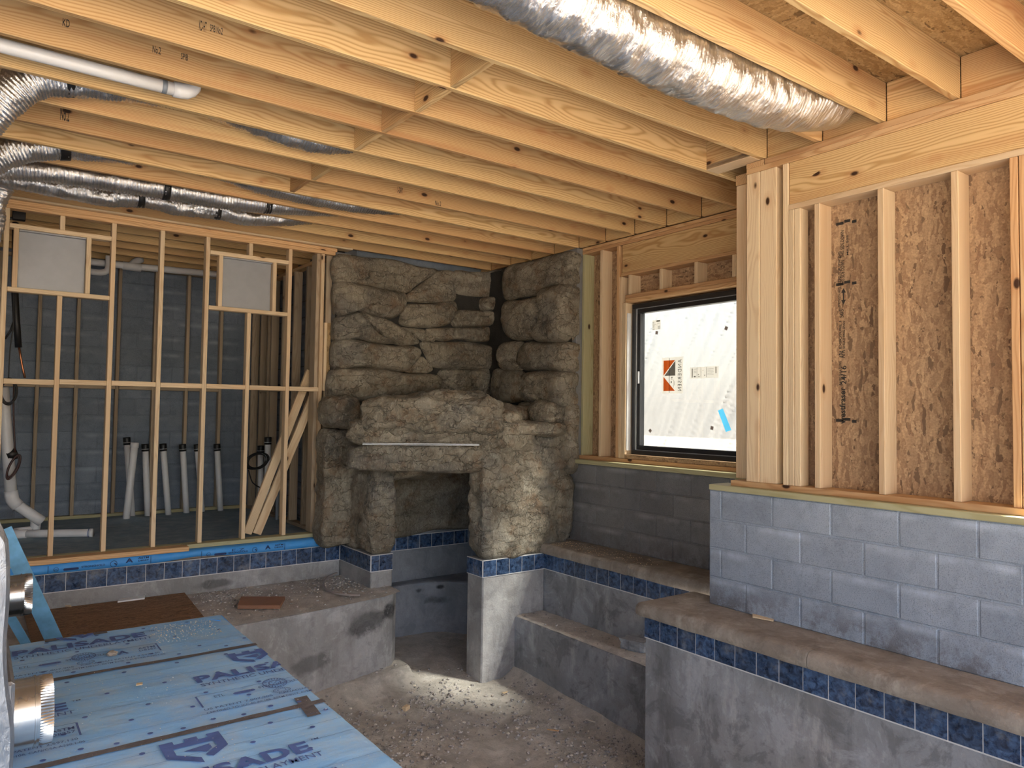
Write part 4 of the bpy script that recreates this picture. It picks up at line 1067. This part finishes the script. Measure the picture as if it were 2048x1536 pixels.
def tapeline(y, seed):
    V = []; n = 70
    for j in range(n):
        x = -0.9 + 2.245 * j / (n - 1); w = 0.021 + 0.006 * noise.noise((x * 9, y, seed))
        c = y + 0.008 * noise.noise((x * 2.5, y, 1))
        V += [(x, c - w, ZP - 0.0005), (x, c + w, ZP - 0.0005)]
    Fc = [(2 * j, 2 * j + 2, 2 * j + 3, 2 * j + 1) for j in range(n - 1)]
    link('seam_tape', mesh('seam_tape', V, Fc, M['seamtape']), dk)
tapeline(4.197, 1); tapeline(3.222, 2)
polys('seam_tape', dk, [[(1.215, 3.085, ZP), (1.275, 3.085, ZP), (1.300, 3.32, ZP), (1.240, 3.32, ZP)]], M['seamtape'])
for x in (0.42, 0.66): polys('seam_tape', dk, [[(x - .035, 4.885, ZP), (x + .035, 4.885, ZP), (x + .035, 4.938, ZP), (x - .035, 4.938, ZP)]], M['seamtape'])
def pr(s, x, y, w, h, bold=0.02, sp=1.0):
    cl = 1.343 - x if x + w > 1.343 else None
    text('printed_lettering', dk, s, (x, y, ZP), (1, 0.0, 0), (0, 1, 0), w, h, M['ink'], bold, cl, sp)
def shield(x, y, s):
    """stencilled shield mark: battlement top, pointed foot, bent arrow inside"""
    def q(pts): return [(x + a * s, y + b * s, ZP) for a, b in pts]
    polys('printed_emblem', dk, [q([(0, 1), (0.22, 1), (0.22, .86), (0.40, .86), (.40, 1), (.62, 1), (.62, .86), (.78, .86), (.78, 1), (1, 1), (1, .68), (0, .68)]),
        q([(0, .68), (.17, .68), (.17, .42), (.50, .12), (.50, -.10), (0, .36)]), q([(.83, .68), (1, .68), (1, .36), (.68, .06), (.58, .19), (.83, .43)]),
        q([(.30, .50), (.74, .58), (.74, .40), (.62, .28), (.55, .35)])], M['ink'])
def boot(x, y, s):
    sh_ = []
    for (cx, cy, rx, ry) in ((0, .18, .42, .50), (-.02, -.62, .30, .24)):
        for t in range(22):
            t0, t1 = 2 * PI * t / 22, 2 * PI * (t + 1) / 22
            sh_.append([(x + s * (cx + k * rx * math.cos(a)), y + s * (cy + k * ry * math.sin(a)), ZP) for k, a in ((1, t0), (1, t1), (.93, t1), (.93, t0))])
            tm0, tm1 = t0 + 0.05, t0 + 0.14
            sh_.append([(x + s * (cx + k * rx * math.cos(a)), y + s * (cy + k * ry * math.sin(a)), ZP) for k, a in ((.93, tm0), (.93, tm1), (.66, tm1), (.66, tm0))])
        for t in range(14):
            t0, t1 = 2 * PI * t / 14, 2 * PI * (t + 1) / 14
            sh_.append([(x + s * (cx + k * rx * math.cos(a)), y + s * (cy + k * ry * math.sin(a)), ZP) for k, a in ((.52, t0), (.52, t1), (.44, t1), (.44, t0))])
    for dx, dy in ((-.08, .3), (.08, .3), (0, .16), (-.08, .05), (.08, .05), (0, .4)):
        sh_.append([(x + s * (dx + .03 * math.cos(a)), y + s * (dy + .03 * math.sin(a)), ZP) for a in np.linspace(0, 5.5, 8)])
    polys('printed_boot_mark', dk, sh_, M['ink'])
def bar(x0, x1, y, w=0.0016):
    n = max(2, int((x1 - x0) / 0.06)); sh_ = []
    for i in range(n):
        a, b = x0 + (x1 - x0) * i / n, x0 + (x1 - x0) * (i + 1) / n
        sh_.append([(a, y - w, ZP), (b, y - w, ZP), (b, y + w, ZP), (a, y + w, ZP)])
    polys('printed_line', dk, sh_, M['ink'])
def pill(x0, x1, y, r=0.014):
    pts = [(x0 + r + r * math.cos(t), y + r * math.sin(t), ZP) for t in np.linspace(PI / 2, 1.5 * PI, 8)] + [(x1 - r + r * math.cos(t), y + r * math.sin(t), ZP) for t in np.linspace(-PI / 2, PI / 2, 8)]
    polys('printed_mark', dk, [pts], M['ink'])
def pattern(x, yb, lim=9):
    """one repeat of the sheet's print; x = left end of the big word, yb = its baseline"""
    if x + 0.6 > -0.1 and x < 1.34:
        pr('PALISADE', x, yb, 0.645, 0.098, 0.035, 1.04); pr('SYNTHETIC UNDERLAYMENT', x + 0.005, yb - 0.060, 0.66, 0.040, 0.006)
        pr('TM', x + 0.665, yb + 0.085, 0.035, 0.014)
    b = x - 0.055; y = yb
    def clipx(v): return min(v, 1.343)
    bar(clipx(b), clipx(b + 0.71), y - 0.175) if b < 1.3 else None
    pts = [(clipx(b), y - 0.178, ZP), (clipx(b + .008), y - 0.178, ZP), (clipx(b + .006), y - 0.322, ZP), (clipx(b - .002), y - 0.322, ZP)]
    polys('printed_mark', dk, [pts], M['ink'])
    pr('ETL', b + 0.075, y - 0.235, 0.045, 0.030, 0.0); pill(b + 0.155, clipx(b + 0.255), y - 0.235) if b < 1.08 else None
    if b + 0.28 < 1.3: pr('STRONGHOLD', b + 0.275, y - 0.235, 0.19, 0.026, 0.01)
    if b + 0.35 < 1.25: boot(b + 0.36, y - 0.225, 0.135)
    if b + 0.50 < 1.3: pr('A', b + 0.51, y - 0.275, 0.055, 0.062, 0.03)
    if b + 0.60 < 1.3: pr('ASTM', b + 0.615, y - 0.238, 0.085, 0.030, 0.02); pr('D8257', b + 0.615, y - 0.278, 0.085, 0.028, 0.01)
    if b + 0.7 < 1.34: polys('printed_mark', dk, [[(b + .708, y - .322, ZP), (b + .716, y - .322, ZP), (b + .716, y - .178, ZP), (b + .708, y - .178, ZP)]], M['ink'])
    pr('US PATENT 7,807,905', b, y - 0.362, 0.30, 0.024, 0.006); 
    if b + 0.4 < 1.3: pr('CANADIAN PATENT 2,597,130', b + 0.33, y - 0.362, 0.37, 0.024, 0.006)
    pr('CERTIFIED TO: ICC-ES AC188, ASTM D8257, ASTM E108, CAN/CSA A220.1-06', b, y - 0.404, 0.72, 0.024, 0.004)
pattern(0.226, 4.695); pattern(0.927, 3.760); pattern(-0.253, 3.752); pattern(0.475, 2.775)
shield(1.158, 3.925, 0.184); shield(0.640, 2.935, 0.225)
def part_of_shield(x, y, s):
    def q(pts): return [(x + a * s, y + b * s, ZP) for a, b in pts]
    polys('printed_emblem', dk, [q([(0, .50), (.17, .50), (.17, .42), (.50, .12), (.50, -.10), (0, .36)]), q([(.83, .50), (1, .50), (1, .36), (.68, .06), (.58, .19), (.83, .43)]), q([(.36, .50), (.74, .50), (.74, .40), (.62, .28), (.55, .35)])], M['ink'])
part_of_shield(0.44, 4.842, 0.185)
for y in (4.80, 4.42, 4.31, 4.05, 3.93, 3.66, 3.36, 3.11, 3.00, 2.86, 2.62): bar(-0.5, 1.343, y, 0.0008)
dots = []
for y, off in ((4.86, .1), (4.60, .22), (4.345, .05), (4.26, .17), (4.12, .13), (3.86, .02), (3.62, .15), (3.48, .06), (3.295, .1), (3.27, .22), (3.12, .04), (2.98, .17), (2.80, .09)):
    for k in range(9):
        x = -0.2 + off + 0.245 * k
        if x < 1.32: dots.append([(x + 0.011 * math.cos(t), y + 0.011 * math.sin(t), ZP) for t in np.linspace(0, 2 * PI, 13)[:-1]])
polys('printed_dots', dk, dots, M['ink'])['kind'] = 'stuff'
polys('sheet_corner', dk, [[(1.22, 4.93, -1.330), (1.348, 4.92, -1.330), (1.37, 4.70, -1.36), (1.30, 4.80, -1.325)]], M['blue_bright'])
stones('sawdust', dk, 900, lambda: (lambda x, y: (x, y, -1.3225))(-0.1 + 1.42 * rng.random(), 2.5 + 2.4 * rng.random()), 0.0008, 0.0030, M['chip'], 3.0)
stones('sawdust', dk, 500, lambda: (lambda x, y: (x, y, -1.3225))(0.9 + 0.35 * rng.random(), 4.5 + 0.35 * rng.random()), 0.001, 0.0038, M['sawdust'], 2.5)
for i, o in enumerate(c for c in dk.children if c.name.startswith('printed_')):
    o.location.z += 2.5e-5 * i
def lying(name, pts, h, m, label, cat, group=None):
    c = sum((Vector(p) for p in pts), Vector()) / len(pts)
    o = prism(name, None, [(p[0], p[1]) for p in pts], pts[0][2], pts[0][2] + h, m)
    return tag(o, None, label, cat, group)
boulder_ = bpy.data
def clump(name, c, r, m, label, cat, seed=1, flat_=0.5):
    bm = bmesh.new(); bmesh.ops.create_icosphere(bm, subdivisions=2, radius=1.0)
    for v in bm.verts: v.co = Vector((v.co.x * r, v.co.y * r * 0.8, v.co.z * r * flat_)) * (1 + 0.45 * noise.noise(v.co * 2.2 + Vector((seed, 0, 0))))
    me = D.meshes.new(name); bm.to_mesh(me); bm.free(); me.materials.append(m)
    return tag(link(name, me, None, Matrix.Translation(Vector(c) + Vector((0, 0, r * flat_ * 0.8)))), None, label, cat)
p = UZ(224, 1311, -1.325); clump('dirt_clod', p, 0.028, M['coping'], 'small tan clod of dirt lying on the far blue sheet', 'clod', 4)
p = UZ(278, 1369, -1.325); lying('wood_chip', [(p.x - .015, p.y - .012, -1.324), (p.x + .012, p.y - .018, -1.324), (p.x + .018, p.y + .012, -1.324), (p.x - .008, p.y + .016, -1.324)], 0.003, M['sawdust'], 'small square wood chip on the middle blue sheet', 'chip')

# ------------------------------------------------------------------ foil-faced duct panel and its two collars
pn = root('duct_box', (-0.1, 4.2, -1.32)); tag(pn, None, 'grey foil-faced duct box with two metal collars standing at the left edge of the deck', 'duct board')
V = []; yv = [3.05, 3.052, 3.07, 3.11, 3.15, 3.17]
ins = [0.03, 0.012, 0.0, 0.0, 0.012, 0.03]
prof = [(0.170, -1.317)] + [(0.160 - 0.040 * t + 0.010 * math.sin(t * 9), -1.30 + 0.83 * t) for t in np.linspace(0, 1, 22)] + [(0.108, -0.43), (0.095, -0.40), (0.068, -0.382), (0.03, -0.376), (-0.4, -0.370), (-0.4, -1.317)]
for y, q in zip(yv, ins):
    for (x, z) in prof:
        k = 0.006 * noise.noise((y * 2.2, z * 6, 0))
        V.append((x - q + k, y, min(z, z - q if z > -0.45 else z)))
k = len(prof)
Fc = [(j * k + i, (j + 1) * k + i, (j + 1) * k + (i + 1) % k, j * k + (i + 1) % k) for j in range(len(yv) - 1) for i in range(k)]
Fc += [tuple(range(k)), tuple(range((len(yv) - 1) * k + k - 1, (len(yv) - 1) * k - 1, -1))]
link('end_board', mesh('end_board', V, Fc, M['foil_dull']), pn)
bx('trunk_side', pn, -0.40, 0.165, 3.175, 5.68, -1.317, -0.985, M['foil_dull'], 0.012)
def collar(y, z, x0, label):
    def cyl(name, xs_rs, m, seg=72, wob=0.0, par=None):
        V, Fc = [], []
        for (x, r) in xs_rs:
            for s in range(seg):
                a = 2 * PI * s / seg; rr = r + (wob * (1 if s % 2 else -1) if x > 0.105 else 0)
                V.append((x, rr * math.cos(a), rr * math.sin(a)))
        for j in range(len(xs_rs) - 1):
            for s in range(seg): Fc.append((j * seg + s, j * seg + (s + 1) % seg, (j + 1) * seg + (s + 1) % seg, (j + 1) * seg + s))
        me = mesh(name, V, Fc, m, True); me.set_sharp_from_angle(angle=math.radians(35))
        return link(name, me, par or pn, Matrix.Translation((x0, y, z)))
    r = 0.125
    c = cyl('duct_collar', [(-0.03, r), (0.075, r), (0.076, r + 0.004), (0.082, r + 0.004), (0.083, r), (0.092, r)], M['galv'])
    cyl('crimped_edge', [(0.092, r), (0.106, r - 0.001), (0.135, r - 0.004), (0.134, r - 0.007), (0.09, r - 0.004)], M['galv'], 144, 0.0022, c)
    c['label'] = label
    for a in (0.6, 2.4):
        bx('screw', c, x0 + 0.03, x0 + 0.034, y - math.cos(a) * (r + 0.001) - 0.004, y - math.cos(a) * (r + 0.001) + 0.004, z - 0.055 - 0.004, z - 0.055 + 0.004, M['black'], 0.001) if a == 2.4 else None
    return c
collar(5.48, -1.172, 0.215, 'farther galvanized duct collar with a crimped edge on the grey duct board')
collar(3.315, -1.150, 0.155, 'nearer large galvanized duct collar with a crimped edge at lower left')
# ------------------------------------------------------------------ blue-grey steel braces behind it
b1 = beam('steel_brace', None, (0.215, 6.2, -0.86), (0.565, 6.2, -1.728), 0.012, 0.105, M['brace'], Vector((0, 1, 0)), 0.001); tag(b1, None, 'wider blue-grey steel strut leaning behind the nearer duct collar edge', 'strut')
b2 = beam('steel_brace', None, (0.22, 6.0, -1.32), (0.415, 6.0, -1.728), 0.012, 0.055, M['brace'], Vector((0, 1, 0)), 0.001); tag(b2, None, 'narrower blue-grey steel strut left of the wide one, beside the duct board', 'strut')
b1['label'] = 'wider blue-grey steel strut leaning in front of the brown strand board'

# ------------------------------------------------------------------ things on the bench
o = lying('strand_board', [(0.42, 6.05, -1.731), (1.60, 6.25, -1.731), (1.665, 7.32, -1.731), (0.42, 7.34, -1.731)], 0.014, M['osb_dirty'], 'dirty brown strand board sheet lying on the left concrete bench', 'board')
wc = [UZ(u, v, -1.73) for u, v in ((475, 1217), (560, 1217), (570, 1199), (482, 1199))]
o = lying('wood_offcut', [(wc[0].x, wc[0].y, -1.733), (wc[1].x, wc[1].y - .0, -1.733), (wc[2].x, wc[2].y, -1.733), (wc[3].x, wc[3].y, -1.733)], 0.030, M['brownwood'], 'short reddish brown wood offcut lying on the concrete bench', 'wood block')
hp = [UZ(u, v, -1.726) for u, v in ((674, 1146), (658, 1153), (648, 1165), (650, 1176), (663, 1184), (685, 1189), (720, 1191))]
tag(tube('hose', None, hp, 0.011, M['hose'], 10), None, 'short curved piece of dusty grey hose on the bench by the pillar', 'hose')
pp = [UZ(u, v, -1.722) for u, v in ((235, 1207), (289, 1200), (291, 1194), (238, 1202))]
lying('paper_scrap', [(q.x, q.y, -1.715) for q in pp], 0.012, M['paper'], 'crumpled white paper scrap on the edge of the brown strand board', 'paper')
pp = [UZ(u, v, -1.720) for u, v in ((108, 1212), (143, 1215), (140, 1211), (118, 1209))]
lying('wood_shim', [(q.x, q.y, -1.715) for q in pp], 0.006, M['stud'], 'thin pale wood shim on the left part of the brown strand board', 'shim')
# ------------------------------------------------------------------ debris on the pool floor, step and coping
def onf(u, v):
    z = -2.56
    for _ in range(4): q = UZ(u, v, z); z = zf(q.x, q.y)
    return Vector((q.x, q.y, z))
q = onf(812, 1420)
ob = bx('wood_offcut', None, q.x - .035, q.x + .035, q.y - .02, q.y + .02, q.z, q.z + .035, M['stud']); ob.rotation_euler = (0, 0, 0.5); tag(ob, None, 'small pale wood block on the gravel floor of the pool', 'wood block')
def splinter(u, v, l, w, rot, m, label, cat):
    q = onf(u, v) + Vector((0, 0, 0.012))
    ca, sa = math.cos(rot), math.sin(rot)
    pts = [(q.x + a * ca - b * sa, q.y + a * sa + b * ca, q.z) for a, b in ((-l, -w), (l * .8, -w), (l, w * .3), (-l * .9, w))]
    return lying(cat.replace(' ', '_'), pts, 0.006, m, label, cat)
splinter(1063, 1461, 0.035, 0.016, -0.2, M['chip'], 'white oval plaster flake on the gravel floor', 'plaster flake')
splinter(1106, 1464, 0.05, 0.007, -0.9, M['plate'], 'reddish wood splinter lying right of the white flake on the pool floor', 'splinter')
splinter(1181, 1450, 0.05, 0.008, -1.3, M['chip'], 'long pale splinter on the floor near the seat step', 'splinter')
splinter(1010, 1388, 0.03, 0.014, 0.2, M['sawdust'], 'yellow wood chip on the sunlit floor before the pillar', 'chip')
splinter(935, 1399, 0.022, 0.010, -0.7, M['chip'], 'small white plaster flake in front of the niche', 'plaster flake')
splinter(845, 1512, 0.02, 0.011, 0.9, M['chip'], 'white plaster flake beside the blue deck edge', 'plaster flake')
ck = root('concrete_chunk', (4.66, 4.55, -2.0)); tag(ck, None, 'broken grey concrete chunk on the seat step at the bench corner', 'rubble')
bm = bmesh.new(); bmesh.ops.create_cube(bm, size=1); bmesh.ops.subdivide_edges(bm, edges=bm.edges, cuts=4, use_grid_fill=True)
for v in bm.verts: v.co = Vector((v.co.x * .13, v.co.y * .22, v.co.z * .085)) * (1 + 0.25 * noise.noise(v.co * 3))
me = D.meshes.new('chunk'); bm.to_mesh(me); bm.free(); me.materials.append(M['plaster_grey'])
link('chunk_body', me, ck, Matrix.Translation((4.62, 4.42, -1.955)) @ Matrix.Rotation(0.3, 4, 'Z'))
cp = [UZ(u, v, -1.33) for u, v in ((1505, 1229), (1548, 1240), (1547, 1244), (1505, 1236))]
lying('wood_scrap', [(q.x, q.y, -1.328) for q in cp], 0.008, M['stud'], 'pale wood scrap lying on the coping of the right wall', 'wood scrap')

# ------------------------------------------------------------------ sheet metal panels in the stud wall
for (x0, x1, lab) in ((0.290, 0.786, 'left square sheet metal panel framed high in the stud wall'), (1.960, 2.450, 'right square sheet metal panel framed high in the stud wall by the rock')):
    t = root('metal_panel', ((x0 + x1) / 2, 7.51, 1.0), None, lab, 'panel')
    bx('panel_face', t, x0, x1, 7.515, 7.520, 1.002, 1.500, M['galv_panel'], 0)
    bx('panel_lip', t, x0, x1, 7.470, 7.514, 1.488, 1.500, M['galv_panel'], 0.001)
# leaning brace boards
t = root('leaning_boards', (2.36, 7.72, -1.3)); tag(t, None, 'pair of pale boards leaning diagonally behind the stud wall', 'boards')
for d in (0.0, 0.098):
    beam('board', t, (2.335 + d, 7.70, -1.285 - d * 0.1), (2.965 + d * 0.9, 7.70, 0.42 - d * 1.6), 0.038, 0.088, M['stud'], Vector((0, 1, 0)))

# ------------------------------------------------------------------ pipes in the utility room
def standpipe(x, y, xt, zt_, label, r=0.036, cap=True, yt=None):
    t = root('standpipe', (x, y, -1.33), None, label, 'pipe', 'white standpipes behind the stud wall')
    b, e = Vector((x, y, -1.33)), Vector((xt, yt if yt else y, zt_))
    tube('pipe', t, [b, b.lerp(e, 0.5), e], r, M['pvc'], 16, step=0.5)
    d = (e - b).normalized()
    if cap:
        tube('rubber_cap', t, [e - d * 0.055, e, e + d * 0.035], r * 1.18, M['black'], 16, step=0.05)
        tube('clamp_band', t, [e - d * 0.032, e - d * 0.024], r * 1.22, M['frame_line'], 16, step=0.05)
    else: tube('socket', t, [e - d * 0.06, e], r * 1.15, M['pvc'], 16, step=0.05)
standpipe(1.62, 9.85, 1.535, -0.40, 'capped white pipe hidden behind the leaning uncapped one')
standpipe(1.50, 9.50, 1.565, -0.415, 'uncapped white pipe leaning to the right, leftmost of the row', 0.040, False)
standpipe(1.80, 9.90, 1.747, -0.485, 'capped white pipe just right of the leaning uncapped pipe')
standpipe(2.03, 9.88, 1.945, -0.485, 'capped white pipe standing fourth from the left of the row')
standpipe(2.25, 9.92, 2.18, -0.495, 'capped white pipe standing left of the middle framing stud pair')
standpipe(2.45, 9.95, 2.355, -0.50, 'capped white pipe half hidden behind a stud', 0.03)
standpipe(2.67, 9.95, 2.605, -0.50, 'capped white pipe right of the half hidden one')
standpipe(3.00, 9.10, 2.985, -0.385, 'tall capped white pipe behind the leaning boards')
standpipe(2.99, 9.32, 2.97, -0.50, 'short capped white pipe behind the coil of black cable')
tag(tube('conduit', None, [(2.99, 8.72, -1.33), (2.992, 8.72, -1.0), (2.994, 8.72, -0.73)], 0.020, M['pvc_grey'], 12), None, 'thin grey conduit standing beside the leaning boards', 'conduit')
def pxy(u, v, y): return UY(u, v, y)
dr = root('drain_pipe', pxy(45, 1020, 8.9)); tag(dr, None, 'grey-white drain pipe with an elbow coming down at far left', 'pipe')
tube('pipe', dr, [pxy(6, 775, 8.9), pxy(14, 880, 8.9), pxy(22, 985, 8.9)], 0.052, M['pvc'], 18, step=0.3)
tube('elbow', dr, [pxy(22, 982, 8.9), pxy(25, 1000, 8.9), pxy(36, 1012, 8.9)], 0.060, M['pvc'], 18)
tube('pipe', dr, [pxy(33, 1009, 8.9), pxy(58, 1026, 8.9), pxy(84, 1043, 8.9)], 0.052, M['pvc'], 18, step=0.3)
tube('strap', dr, [pxy(14, 912, 8.9), pxy(35, 905, 8.9)], 0.058, M['black'], 12, step=0.2)
lp = root('loose_pipe', (0.8, 8.65, -1.28)); tag(lp, None, 'loose white pipe with a trap bend lying on the utility floor', 'pipe')
a, b = UZ(50, 1068, -1.285), UZ(186, 1065.5, -1.285)
tube('pipe', lp, [a, a.lerp(b, 0.5), b], 0.040, M['pvc'], 18, step=0.3)
tube('trap_bend', lp, [a + Vector((0.02, 0, 0)), a + Vector((-0.07, 0.02, 0)), a + Vector((-0.07, 0.12, 0.005)), a + Vector((0.06, 0.14, 0.01))], 0.045, M['pvc'], 18)
tube('upright_socket', lp, [a + Vector((0.09, 0.14, 0.0)), a + Vector((0.095, 0.14, 0.06)), a + Vector((0.095, 0.14, 0.12))], 0.047, M['pvc'], 18)
tube('pipe_rim', lp, [b - (b - a).normalized() * 0.03, b], 0.044, M['pvc'], 18, step=0.1)
tube('ink_ring', lp, [b - (b - a).normalized() * 0.038, b - (b - a).normalized() * 0.034], 0.0445, M['ink'], 18, step=0.1)
hp_ = root('overhead_drain', pxy(330, 535, 9.7)); tag(hp_, None, 'white drain pipe running along the top of the back block wall', 'pipe')
tube('pipe', hp_, [pxy(150, 520, 9.7), pxy(260, 532, 9.7), pxy(440, 549, 9.7)], 0.040, M['pvc'], 16, step=0.4)
tube('fitting', hp_, [pxy(246, 531, 9.7), pxy(282, 536, 9.7)], 0.050, M['pvc'], 16, step=0.2)
tube('branch', hp_, [pxy(262, 532, 9.7), pxy(270, 524, 9.75), pxy(282, 519, 9.8)], 0.042, M['pvc'], 16)
tube('lower_branch', hp_, [pxy(180, 543, 9.6), pxy(204, 545, 9.6), pxy(216, 538, 9.6), pxy(218, 512, 9.6)], 0.036, M['pvc'], 16)
# cables
def coil(name, c, ra, rb, n, m, r, label, tilt=0.0, axis='y', tail=None, rot=0.0):
    t = root(name, c, None, label, 'cable')
    for i in range(n):
        pts = []; kx = 1 + 0.14 * math.sin(i * 2.1); kz = 1 + 0.10 * math.cos(i * 1.7)
        for k in range(17):
            a = 2 * PI * k / 16
            x, z = ra * kx * math.cos(a) + 0.01 * math.sin(i * 3), rb * kz * math.sin(a)
            x, z = x * math.cos(rot) - z * math.sin(rot), x * math.sin(rot) + z * math.cos(rot)
            pts.append(Vector(c) + Vector((x, 0.012 * i + tilt * z, z)))
        tube('cable_loop', t, pts, r, m, 6, step=0.03, cap=False)
    if tail: tube('cable_tail', t, tail, r, m, 6, step=0.05)
    return t
Yc = 8.3
coil('cable_coil', pxy(18, 783, Yc), 0.058, 0.115, 5, M['black'], 0.005, 'black cable coil hanging at the far left just below the blocking', 0, 'y', [pxy(17, 760, Yc), pxy(20, 700, Yc), pxy(27, 640, Yc), pxy(25, 560, Yc)])
coil('cable_coil', pxy(27, 934, 8.7), 0.035, 0.115, 4, M['brown_wire'], 0.008, 'brown cable bundle strapped to the drain pipe at far left', 0, 'y', [pxy(30, 905, 8.7), pxy(27, 820, 8.7), pxy(28, 770, 8.7)], -0.35)
coil('cable_coil', pxy(516, 922, 8.9), 0.125, 0.085, 5, M['black'], 0.007, 'black cable coil behind the leaning boards on the right', 0, 'y', [pxy(497, 940, 8.9), pxy(505, 965, 8.9), pxy(520, 975, 8.9)], 0.35)
t = root('line_set', pxy(33, 640, 8.5)); tag(t, None, 'black insulated line set hanging down at far left ending in bare copper', 'pipe')
tube('insulation', t, [Vector((0.30, 8.66, 1.79)), pxy(31, 480, 8.6), pxy(30, 590, 8.5), pxy(37, 695, 8.5)], 0.030, M['black'], 12, step=0.2)
tube('insulation', t, [pxy(24, 560, 8.6), pxy(29, 640, 8.6), pxy(10, 678, 8.6)], 0.010, M['black'], 10, step=0.1)
tube('copper_tube', t, [pxy(38, 694, 8.5), pxy(44, 730, 8.5), pxy(50, 756, 8.5)], 0.010, M['copper'], 10, step=0.1)
t = root('junction_box', pxy(40, 430, 7.9)); tag(t, None, 'black junction box with loose wires above the left metal panel', 'electrical box')
p = pxy(38, 431, 7.9); bx('box_body', t, p.x - .05, p.x + .05, 7.87, 7.93, p.z - .045, p.z + .05, M['black'], 0.006)
tube('wire', t, [p + Vector((-.03, 0, -.02)), p + Vector((-.12, 0, -.08)), p + Vector((-.02, 0, -.10)), p + Vector((.09, 0, -.12))], 0.010, M['black'], 8)

# ------------------------------------------------------------------ ceiling pipe and flexible ducts
t = root('ceiling_drain', (0.3, 4.40, 1.80)); tag(t, None, 'white pvc drain pipe with an elbow hung between joists at upper left', 'pipe')
tube('pipe', t, [(-1.2, 4.40, 1.79), (0.0, 4.40, 1.79), (0.87, 4.40, 1.79)], 0.036, M['pvc'], 20, step=0.4)
tube('elbow', t, [(0.86, 4.40, 1.79), (0.925, 4.40, 1.795), (0.965, 4.41, 1.835), (0.97, 4.42, 1.90)], 0.043, M['pvc'], 20)
tube('strap', t, [(0.80, 4.40, 1.79), (0.825, 4.40, 1.79)], 0.0375, M['pvc_grey'], 20, step=0.05)
def duct(pts, r, label, straps=(), rib=0.003, pitch=0.022, rnd=0.012, seed=0, seg=30, squash=(1, 1)):
    c = Vector(pts[len(pts) // 2]); t = root('flexible_duct', c, None, label, 'duct')
    tube('foil_sleeve', t, pts, r, M['foil'], seg, rib, pitch, rnd, pitch / 4, squash, seed)
    for (a, b) in straps:
        tube('strap', t, [a, b], r * 1.05, M['black'], 20, step=0.1)
    return t
duct([(0.9, 2.36, 1.86), (1.6, 2.36, 1.80), (2.2, 2.36, 1.765), (2.9, 2.36, 1.745), (3.45, 2.36, 1.765), (3.85, 2.36, 1.83), (4.15, 2.37, 1.93)], 0.168, 'large shiny foil duct sagging between joists at upper right', (), 0.0015, 0.03, 0.016, 3, 40)
duct([(-0.30, 5.0, 1.120), (-0.10, 4.92, 1.380), (0.05, 4.85, 1.620), (0.22, 4.82, 1.810), (0.45, 4.81, 1.880), (0.75, 4.81, 1.925), (1.05, 4.81, 1.952), (1.3, 4.81, 1.925), (1.65, 4.81, 1.880), (1.95, 4.81, 1.890), (2.25, 4.81, 1.990)], 0.105,
     'foil duct curving up at upper left into the bay behind the white pipe', [((0.36, 4.81, 1.865), (0.40, 4.81, 1.875))], seed=5)
duct([(-0.55, 6.5, 1.200), (-0.30, 6.25, 1.420), (-0.05, 6.10, 1.583), (0.18, 6.04, 1.745), (0.42, 6.03, 1.840), (0.75, 6.03, 1.890), (1.1, 6.03, 1.930), (1.5, 6.03, 1.920), (1.9, 6.03, 1.870), (2.4, 6.03, 1.855), (2.8, 6.03, 1.870), (3.3, 6.03, 1.940)], 0.10,
     'foil duct curving up at left with a black strap, second bay beyond', [((0.44, 6.03, 1.843), (0.50, 6.03, 1.855))], seed=8)
duct([(-0.2, 6.45, 1.661), (0.15, 6.44, 1.730), (0.5, 6.44, 1.765), (0.9, 6.44, 1.775), (1.3, 6.44, 1.785), (1.8, 6.44, 1.795), (2.2, 6.44, 1.830), (2.7, 6.44, 1.900)], 0.088,
     'straight bright ribbed foil duct hung with two black straps', [((1.20, 6.44, 1.782), (1.25, 6.44, 1.783)), ((2.02, 6.44, 1.812), (2.07, 6.44, 1.817))], 0.005, 0.024, 0.004, 11)
duct([(-0.3, 6.84, 1.720), (0.1, 6.84, 1.760), (0.5, 6.84, 1.755), (0.85, 6.84, 1.745), (1.12, 6.84, 1.785), (1.4, 6.84, 1.765), (1.72, 6.84, 1.785), (2.0, 6.84, 1.775), (2.3, 6.84, 1.820), (2.6, 6.84, 1.890)], 0.085,
     'sagging smooth foil duct nearest the stud wall with straps', [((1.08, 6.84, 1.782), (1.13, 6.84, 1.785)), ((1.70, 6.84, 1.784), (1.75, 6.84, 1.786))], 0.002, 0.03, 0.010, 14)
duct([(0.10, 6.45, 1.60), (0.06, 6.50, 1.45), (0.05, 6.55, 1.32), (0.02, 6.62, 1.20), (-0.1, 6.75, 1.05), (-0.35, 6.9, 0.95)], 0.105, 'foil duct dropping down at the far left edge', (), 0.002, 0.03, 0.02, 19)
